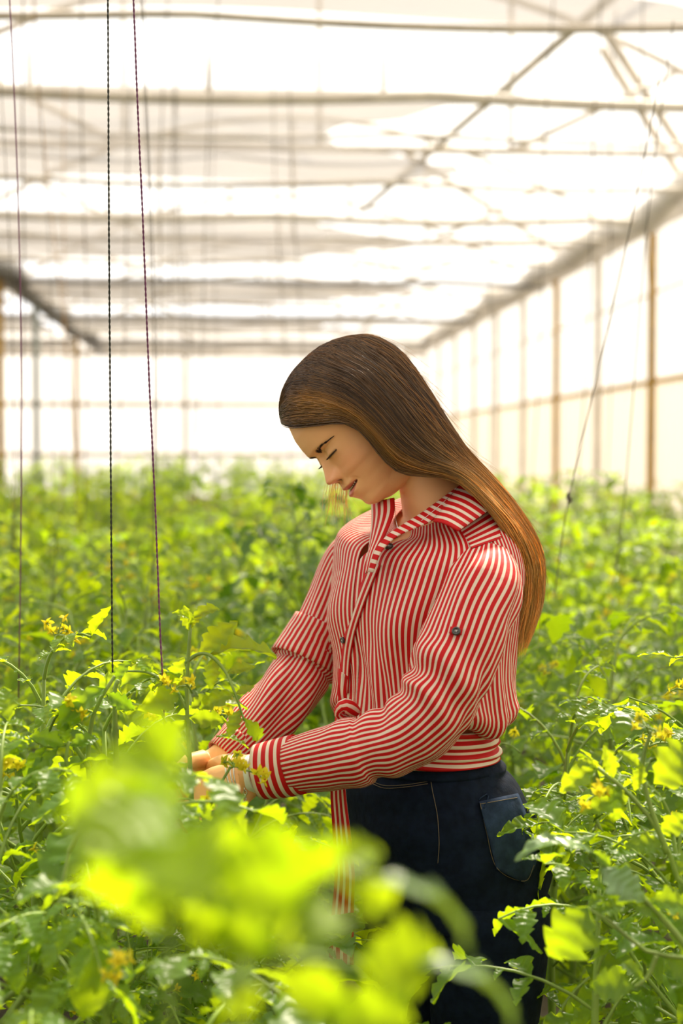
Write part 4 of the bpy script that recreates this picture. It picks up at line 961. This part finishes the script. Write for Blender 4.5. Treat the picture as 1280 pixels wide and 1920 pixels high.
for k in range(5200):
    u = rh.uniform(0, hn-1) if rh.rand() < .25 else rh.uniform(0, 5.6); ln = hsurf(u).copy()
    ins = rh.uniform(-.02, .10)**1 if k % 3 else rh.uniform(-.02, .5)
    ins_t = ins*(sstep(tt, .35, .6)*.9+.1) if ins > .06 else ins*np.ones(NV)
    ln = ln*(1-ins_t[:, None])+CENT*ins_t[:, None]
    du = rh.normal(0, .12); ln2 = hsurf(np.clip(u+du, 0, hn-1.001)); w = (tt*rh.uniform(.3, 1))[:, None]; ln = ln*(1-w)+(ln2*(1-ins_t[:, None])+CENT*ins_t[:, None])*w
    amp = .0016+.0075*tt**3; a, b, c = rh.uniform(0, 6.28, 3)
    ln = ln+amp[:, None]*(np.outer(np.sin(tt*rh.uniform(5, 13)+a), CR)+np.outer(np.sin(tt*rh.uniform(5, 13)+b), CU)+.6*np.outer(np.sin(tt*9+c), CF))
    ln = push_out(ln, 1.03+.03*rh.rand())
    t0 = 0 if rh.rand() < .75 else rh.uniform(0, .4); t1 = rh.uniform(.86, 1.0) if rh.rand() < .8 else rh.uniform(.6, .9)
    m_ = 26; q = np.linspace(t0, t1, m_); ln = np.stack([np.interp(q, tt, ln[:, i]) for i in range(3)], 1)
    cs = rh.randint(1 << 30); rc = np.random.RandomState(cs); base = rc.uniform(.7, 1.35)
    cl = np.array([hcol(u, x, np.random.RandomState(cs)) for x in q])*base
    strand(ln, rh.uniform(.00035, .0008), cl)
for k in range(230):        # fly-aways
    u = rh.uniform(2.5, 6.0); ln = hsurf(u); t0 = rh.uniform(.0, .75); t1 = min(1, t0+rh.uniform(.12, .3)); q = np.linspace(t0, t1, 14)
    l = np.stack([np.interp(q, tt, ln[:, i]) for i in range(3)], 1); s = np.linspace(0, 1, 14)**2; d = nrm(rh.normal(0, 1, 3)+CR*.9+CU*.6)
    l = l+np.outer(s*rh.uniform(.006, .030), d)
    strand(l, .00022, np.tile(np.array([.5, .28, .09]), (14, 1)))
for k in range(60):        # lock hanging beyond the far cheek
    x = rh.uniform(612, 652); e = rh.normal(0, 9); c = PS([(x+20, 838, .075), (x+6, 880, .075), (x+e*.3, 925, .07), (x+e+rh.normal(0, 5), rh.uniform(945, 995), .06)])
    strand(resample(c, 16), rh.uniform(.0002, .00035), np.tile(np.array([.88, .66, .30])*rh.uniform(.7, 1.2), (16, 1)))
for k in range(0):         # baby hairs at the temple
    a = rh.rand(); p = np.array([655+a*40, 795+a*38]); c = PS([(p[0], p[1], -.090), (p[0]-4+rh.normal(0, 3), p[1]+10, -.092), (p[0]-3+rh.normal(0, 5), p[1]+18+rh.normal(0, 5), -.088)])
    strand(resample(c, 8), .00022, np.tile(np.array([.06, .03, .015]), (8, 1)))
hb.build('hair', M['hair'], woman)
# ------------------------------------------------------------ near plants, leaf by leaf
def lf(mb, bx, by, tx, ty, d0, d1, idx=0, rot=.3, ws=1.0, face=.6, res=2, roll=0.0, ext=1.08):
    a = P(bx, by, d0); b = P(tx, ty, d1); v = b-a; L = np.linalg.norm(v)*ext; d = v/np.linalg.norm(v)
    up = nrm(CU*(1-face) - CF*face + CR*roll); up = nrm(up-d*np.dot(up, d)); d2 = nrm(d*math.cos(rot)+up*math.sin(rot))
    place_leaflet(mb, a, d2, up, L, idx, res, ws)
def stem_px(mb, pts, r0, r1, n=24, seg=8):
    p = resample(PS(pts), n); mb.tube(p, np.linspace(r0, r1, n), seg)
def to_ground(pts, dx=.0):
    q = PS(pts[:1])[0]; return np.array([q[0]+dx, q[1], 0.0])
def hero(name_, label, stems, leaves, flowers, mleaf='leaf_young', root_px=None, extra=None, glossy=None):
    base = to_ground(stems[0][0]); root = empty('tomato_plant', base); tag(root, label, 'tomato plant')
    st = MB(); fo = MB(); rs_ = np.random.RandomState(len(leaves))
    for k, (pts, r0, r1) in enumerate(stems):
        if k == 0:
            p = resample(np.vstack([base, PS(pts)]), 40); st.tube(p, np.interp(np.linspace(0, 1, 40), [0, 1], [r0, r1]), 9)
        else: stem_px(st, pts, r0, r1)
    for q in leaves: lf(fo, *q[:7], **(q[7] if len(q) > 7 else {}))
    if extra: extra(fo, st, rs_)
    if glossy:
        gl = MB()
        for q in glossy: lf(gl, *q[:7], **(q[7] if len(q) > 7 else {}))
        gl.build('arching_leaves', M['leaf_glossy'], root)
    o1 = st.build('stem', M['stem'], root); o2 = fo.build('foliage', M[mleaf], root)
    for q, dr, n_, r_ in flowers: cluster(root, P(*q), dr, rs_, n=n_, r=r_, L=.03)
    off = Matrix.Translation(-Vector(base))
    for ch in root.children:
        for me_o in [ch]+list(ch.children):
            me_o.data.transform(off)
    return root
hero('A', 'bright young tomato plant the woman is tending, its tip rising just left of her sleeves',
 [([(352, 1700, -.25), (360, 1560, -.25), (357, 1450, -.25), (350, 1320, -.25), (352, 1240, -.25), (358, 1165, -.25)], .0085, .0022),
  ([(348, 1243, -.25), (368, 1228, -.25), (392, 1228, -.26), (422, 1259, -.26), (441, 1302, -.27), (458, 1352, -.27)], .0028, .0014),
  ([(358, 1600, -.25), (380, 1540, -.25), (408, 1480, -.26), (432, 1438, -.26)], .0028, .0018),
  ([(350, 1330, -.25), (325, 1290, -.25), (280, 1262, -.24), (235, 1258, -.23)], .0028, .0014),
  ([(355, 1420, -.25), (320, 1370, -.25), (300, 1330, -.24), (290, 1296, -.24)], .0028, .0014)],
 [(357, 1185, 345, 1138, -.25, -.25, 1), (356, 1160, 326, 1148, -.25, -.27, 2, dict(ws=.8)), (359, 1160, 411, 1142, -.25, -.24, 3, dict(ws=.9, rot=.5)), (357, 1175, 378, 1150, -.25, -.24, 0),
  (372, 1225, 442, 1170, -.25, -.24, 5, dict(face=.8)), (392, 1228, 515, 1224, -.25, -.22, 7, dict(face=.35, ws=.8)), (400, 1232, 395, 1290, -.25, -.26, 2, dict(face=.9)),
  (425, 1262, 475, 1252, -.26, -.25, 6, dict(ws=.9)), (441, 1300, 372, 1326, -.27, -.28, 3, dict(face=.7, ws=.9)), (441, 1302, 474, 1290, -.27, -.26, 0), (456, 1345, 498, 1396, -.27, -.25, 4, dict(ws=.75, face=.7)), (450, 1330, 430, 1380, -.27, -.28, 1),
  (300, 1266, 215, 1282, -.24, -.22, 3, dict(face=.5)), (318, 1285, 345, 1235, -.24, -.24, 5, dict(face=.8)), (285, 1264, 262, 1232, -.24, -.22, 2, dict(ws=1.2)), (340, 1300, 262, 1330, -.25, -.27, 6, dict(face=.85, ws=1.1)), (235, 1258, 190, 1310, -.23, -.22, 4, dict(rot=.7)),
  (355, 1330, 405, 1305, -.25, -.24, 2), (352, 1345, 420, 1352, -.25, -.24, 6, dict(face=.8)), (352, 1350, 296, 1392, -.25, -.25, 3, dict(face=.85)), (405, 1380, 462, 1403, -.25, -.23, 1, dict(face=.25, ws=.7)), (355, 1430, 300, 1470, -.25, -.26, 5, dict(face=.8)),
  (360, 1560, 430, 1600, -.25, -.24, 6, dict(face=.7)), (358, 1600, 290, 1650, -.25, -.25, 7, dict(face=.7)), (410, 1480, 392, 1520, -.26, -.26, 3)],
 [((360, 1300, -.262), [-.2, -.3, .6], 3, .012), ((303, 1290, -.25), [.1, -.3, .7], 2, .011), ((433, 1440, -.27), [.3, -.5, .3], 5, .0125), ((462, 1445, -.275), [.5, -.5, .1], 3, .0125)])
hero('B', 'tomato plant with yellow flower truss at the left, beside the black twine',
 [([(200, 1720, -.30), (190, 1600, -.30), (168, 1480, -.30), (165, 1400, -.30), (178, 1330, -.30), (215, 1268, -.30)], .0085, .0025),
  ([(166, 1440, -.30), (140, 1400, -.31), (128, 1395, -.31), (90, 1400, -.32), (60, 1385, -.32)], .0035, .0016),
  ([(190, 1600, -.30), (150, 1500, -.31), (125, 1440, -.32), (128, 1390, -.32)], .006, .002),
  ([(218, 1480, -.28), (217, 1400, -.28), (215, 1300, -.28), (222, 1275, -.28)], .004, .003)],
 [(215, 1275, 245, 1240, -.3, -.3, 1), (200, 1290, 112, 1370, -.3, -.32, 3, dict(rot=.6, ws=.8)), (178, 1335, 112, 1362, -.3, -.33, 4, dict(ws=.6)), (60, 1385, 20, 1420, -.32, -.33, 5), (90, 1400, 48, 1465, -.32, -.33, 3, dict(rot=.6, ws=.7)),
  (122, 1398, 60, 1380, -.32, -.34, 7), (125, 1395, 120, 1350, -.32, -.32, 2), (128, 1400, 182, 1385, -.32, -.3, 6), (110, 1400, 52, 1500, -.32, -.34, 1, dict(rot=.5, ws=.6)), (190, 1600, 130, 1640, -.3, -.31, 3), (175, 1500, 235, 1470, -.3, -.3, 5), (200, 1300, 250, 1330, -.3, -.3, 2, dict(face=.8)),
  (168, 1480, 205, 1440, -.3, -.3, 0), (150, 1500, 95, 1530, -.31, -.33, 6), (210, 1700, 170, 1800, -.3, -.3, 5), (195, 1640, 260, 1690, -.3, -.3, 1)],
 [((172, 1335, -.31), [-.6, -.4, .4], 7, .0135), ((120, 1590, -.31), [-.2, -.4, .1], 3, .012)], mleaf='leaf')
def ex_c(fo, st, rs_): pass
hero('C', 'strongly blurred bright foreground tomato plant filling the lower left of the photo',
 [([(318, 1900, -1.50), (325, 1760, -1.51), (338, 1600, -1.52), (345, 1460, -1.53), (348, 1380, -1.53)], .0032, .0015)],
 [(340, 1450, 205, 1420, -1.53, -1.55, 1), (340, 1470, 110, 1535, -1.53, -1.50, 2), (335, 1490, 205, 1740, -1.52, -1.50, 3, dict(ws=1.3, face=.85)), (350, 1560, 395, 1720, -1.52, -1.60, 5, dict(ws=1.1, face=.85)),
  (350, 1390, 285, 1345, -1.53, -1.53, 0), (340, 1560, 500, 1640, -1.52, -1.5, 7, dict(ws=1.2, face=.8)), (335, 1440, 250, 1580, -1.52, -1.5, 6, dict(ws=1.2, face=.8)), (330, 1650, 250, 1690, -1.51, -1.5, 1, dict(ws=1.2)), (330, 1700, 440, 1760, -1.51, -1.5, 3, dict(ws=1.2, face=.85)), (330, 1440, 255, 1345, -1.60, -1.62, 2, dict(ws=.9)), (335, 1500, 150, 1620, -1.56, -1.60, 0, dict(ws=1.2))], [], mleaf='leaf_near')
hero('D', 'strongly blurred bright foreground tomato shoot with two arching leaves before the jeans',
 [([(440, 2000, -1.50), (470, 1900, -1.50), (520, 1790, -1.52), (580, 1700, -1.52), (640, 1640, -1.52)], .0032, .0015),
  ([(520, 1790, -1.52), (600, 1800, -1.50), (700, 1810, -1.48)], .0025, .0014)],
 [(560, 1640, 430, 1600, -1.52, -1.52, 1), (500, 1700, 380, 1660, -1.52, -1.5, 3, dict(ws=1.1, face=.8)), (600, 1660, 440, 1560, -1.52, -1.54, 5, dict(ws=1.1, face=.8)), (600, 1620, 705, 1600, -1.52, -1.5, 6, dict(ws=1.1)), (520, 1800, 400, 1720, -1.52, -1.5, 7, dict(ws=1.2, face=.8)),
  (640, 1650, 740, 1700, -1.52, -1.5, 2, dict(ws=1.1, face=.8)), (670, 1800, 795, 1790, -1.50, -1.46, 0, dict(ws=1.5, face=.85)),
  (500, 1850, 420, 1900, -1.5, -1.5, 1, dict(ws=1.2, face=.8)), (520, 1820, 640, 1880, -1.5, -1.48, 5, dict(ws=1.2, face=.85)), (600, 1900, 760, 1915, -1.5, -1.48, 6, dict(ws=1.3, face=.8)), (580, 1700, 500, 1770, -1.52, -1.5, 3, dict(ws=1.2, face=.85)), (540, 1600, 470, 1640, -1.5, -1.5, 2), (560, 1640, 500, 1545, -1.56, -1.58, 7, dict(ws=1.1, face=.8)), (590, 1640, 640, 1560, -1.56, -1.58, 0, dict(ws=1.0, face=.8)), (560, 1700, 440, 1640, -1.58, -1.62, 6, dict(ws=1.2, face=.8)), (610, 1690, 560, 1780, -1.56, -1.6, 1, dict(ws=1.2, face=.8))], [], mleaf='leaf_near', glossy=[(660, 1655, 885, 1790, -1.52, -1.50, 4, dict(rot=.62, ws=.5, face=.12)), (745, 1812, 985, 1925, -1.48, -1.46, 4, dict(rot=.55, ws=.5, face=.12))])
hero('E', 'tomato plant with an arching pale leaf touching the woman\'s back pocket, lower right',
 [([(1330, 1900, -.62), (1290, 1800, -.62), (1230, 1793, -.62), (1180, 1760, -.62), (1140, 1725, -.62), (1099, 1702, -.62)], .006, .002),
  ([(1290, 1780, -.60), (1240, 1720, -.60), (1190, 1670, -.60), (1150, 1640, -.60), (1105, 1598, -.60)], .004, .0018),
  ([(1230, 1793, -.62), (1215, 1830, -.62), (1190, 1850, -.62)], .003, .002)],
 [(1105, 1598, 1145, 1622, -.6, -.6, 2), (1125, 1628, 1200, 1690, -.6, -.62, 0, dict(ws=1.5, face=.8)), (1102, 1700, 1036, 1795, -.62, -.64, 3, dict(ws=1.7, face=.9)), (1110, 1708, 1165, 1700, -.62, -.6, 1), (1100, 1702, 1130, 1685, -.62, -.6, 5),
  (1190, 1850, 1112, 1850, -.62, -.6, 6, dict(ws=1.6, face=.6)), (1215, 1690, 1290, 1700, -.6, -.58, 7, dict(ws=1.2)), (1240, 1720, 1180, 1690, -.6, -.6, 2), (1205, 1840, 1165, 1800, -.62, -.6, 3), (1240, 1790, 1300, 1840, -.62, -.6, 5, dict(ws=1.2))], [], glossy=[(1120, 1608, 962, 1612, -.60, -.62, 4, dict(rot=.62, ws=.7, face=.12)), (1125, 1628, 1200, 1690, -.605, -.625, 0, dict(ws=1.4, face=.6))])
hero('F', 'tomato plant with large translucent lit leaf at the right edge beside yellow blossoms',
 [([(1300, 1800, -.45), (1270, 1650, -.45), (1235, 1560, -.45), (1180, 1490, -.45), (1120, 1440, -.45)], .007, .0025),
  ([(1250, 1600, -.45), (1215, 1500, -.45), (1205, 1430, -.44), (1220, 1370, -.44)], .004, .002)],
 [(1225, 1470, 1300, 1400, -.45, -.44, 3, dict(ws=1.8, face=.9)), (1205, 1430, 1190, 1480, -.45, -.45, 1), (1200, 1440, 1160, 1410, -.45, -.45, 6), (1180, 1490, 1090, 1520, -.45, -.46, 2), (1150, 1460, 1130, 1400, -.45, -.45, 5), (1120, 1440, 1050, 1480, -.45, -.46, 3), (1160, 1470, 1150, 1540, -.45, -.46, 7, dict(face=.8)), (1235, 1560, 1290, 1530, -.45, -.45, 6, dict(ws=1.3, face=.8)), (1245, 1580, 1170, 1590, -.45, -.46, 0), (1120, 1440, 1085, 1425, -.45, -.45, 1)],
 [((1215, 1375, -.44), [-.2, -.4, .5], 4, .0125), ((1105, 1500, -.46), [.1, -.4, .4], 4, .012)], mleaf='leaf_young')
# more full plants close by on both sides
used_n = 0
NEARL = [(70, 1.72, 1.02, 'dense tomato plant at the lower left edge of the photo'), (120, 1.62, .93, 'dense leafy tomato plant below the flower truss at lower left'), (330, 1.98, .72, 'low tomato plant under the woman\'s hands'), (20, 2.05, 1.10, 'tall leafy tomato plant at the left edge behind the flower truss'), (560, 1.98, .76, 'low tomato plant in front of the woman\'s sash'),
         (1160, 1.72, .86, 'dark leafed tomato plant low at the right, beside the jeans'), (1260, 1.85, .96, 'leafy tomato plant at the lower right edge of the photo'), (1075, 2.75, .95, 'tomato plant just beyond the woman\'s hip on the right'), (1250, 2.2, 1.02, 'tall tomato plant at the right edge level with the woman\'s waist'), (1110, 2.35, 1.0, 'tomato plant right behind the woman\'s back pocket'), (250, 2.1, 1.02, 'tomato plant behind the two twines on the left'), (480, 2.45, .98, 'tomato plant behind the woman\'s far sleeve')]
for i, (px, dd, sc, lb) in enumerate(NEARL):
    q = P(px, 1500, dd-D0); put(NEARP, i, q[0], q[1], 1.3*i+.4, sc, lb, None)
# ------------------------------------------------------------ hanging twines
M['twine_black'] = mat('black_green_twine', (0.025, 0.028, 0.018), 0.8)
M['twine_violet'] = mat('violet_twine', (0.16, 0.045, 0.11), 0.7)
M['twine_old'] = mat('old_grey_twine', (0.10, 0.09, 0.06), 0.8)
M['twine_orange'] = mat('ochre_twine', (0.45, 0.24, 0.06), 0.8)
def twine(pts, r, m, label, group=None, ply=False):
    g = MB(); p = resample(PS(pts), 160 if ply else 40)
    if ply:
        n = len(p); L = np.concatenate([[0], np.cumsum(np.linalg.norm(np.diff(p, axis=0), axis=1))]); A, B = frames(p, CF)
        for s in (0, PI):
            q = resample(p, 700); A2, B2 = frames(q, CF); L2 = np.linspace(0, L[-1], 700); w = L2*2*PI/.016+s
            g.tube(q+(np.cos(w)[:, None]*A2+np.sin(w)[:, None]*B2)*r*.5, r*.62, 5)
    else: g.tube(p, r, 6)
    o = g.build('twine', M[m]); return tag(o, label, 'twine', group)
twine([(202, -60, -.22), (204, 400, -.22), (207, 800, -.22), (211, 1262, -.22), (216, 1400, -.23)], .0014, 'twine_black', 'dark upright twine on the left, the left one of the two sharp twines', ply=True)
twine([(248, -60, -.20), (258, 200, -.20), (268, 420, -.2), (279, 700, -.2), (290, 930, -.2), (300, 1180, -.22), (306, 1300, -.24), (313, 1500, -.25)], .0014, 'twine_violet', 'slanting violet and dark twine, the right one of the two sharp twines', ply=True)
twine([(1236, 150, .9), (1180, 430, .9), (1120, 700, .9), (1066, 935, .9), (1040, 1110, .9)], .0013, 'twine_old', 'slack dark twine with a knot, slanting down right of the woman\'s hair')
g = MB(); c = P(1066, 934, .9); g.tube(np.array([c-CU*.012, c-CU*.006+CR*.003, c, c+CU*.007-CR*.002, c+CU*.013]), [.0015, .005, .006, .004, .0015], 8); o = g.build('twine_knot', M['twine_old'], None); o.parent = bpy.data.objects['twine.002'] if 'twine.002' in bpy.data.objects else None
twine([(1262, 40, 1.6), (1215, 400, 1.6), (1185, 760, 1.6), (1168, 960, 1.6), (1150, 1100, 1.6)], .0015, 'twine_old', 'blurred slack twine nearest the right edge of the photo')
rt = np.random.RandomState(21)
TW = [(12, 2.6, 'twine_violet'), (8, 4.2, 'twine_old'), (45, 6, 'twine_old'), (85, 5, 'twine_old'), (112, 8, 'twine_orange'), (122, 9, 'twine_orange'), (160, 7, 'twine_old'), (235, 7.5, 'twine_old'), (268, 3.4, 'twine_old'), (282, 6, 'twine_old'), (300, 8, 'twine_old'), (318, 10, 'twine_old'), (340, 9, 'twine_old'), (352, 9.5, 'twine_old'), (380, 8, 'twine_old'), (405, 11, 'twine_old'), (530, 10, 'twine_old'), (560, 9, 'twine_old'), (915, 9, 'twine_old'), (1010, 8, 'twine_old'), (1100, 7, 'twine_old'), (1140, 8.5, 'twine_old'), (1210, 8, 'twine_old')]
for x, d, m in TW:
    k = rt.uniform(-.03, .03)*FPX/d if d > 3 else .0; zt = ZE-.05; zb = 1.0
    a = P(x, 900, d-D0); g = MB(); n = 24; t = np.linspace(0, 1, n); sway = rt.uniform(-.25, .25) if d > 5 else -.04
    p = np.stack([a[0]+sway*(t-.45)+.02*np.sin(t*6), a[1]+0*t, zb+(zt-zb)*t], 1)
    g.tube(p, .0030 if d > 5 else .0013, 5); o = g.build('twine', M[m])
    tag(o, 'blurred ochre twine hanging over the left rows' if m == 'twine_orange' else ('blurred violet twine hanging at the far left edge' if m == 'twine_violet' else ('blurred grey twine hanging over the rows on the left' if x < 600 else 'blurred grey twine hanging before the right side wall')), 'twine',
        'ochre twines on the left' if m == 'twine_orange' else ('violet twine at the edge' if m == 'twine_violet' else ('blurred twines left' if x < 600 else 'blurred twines right')))
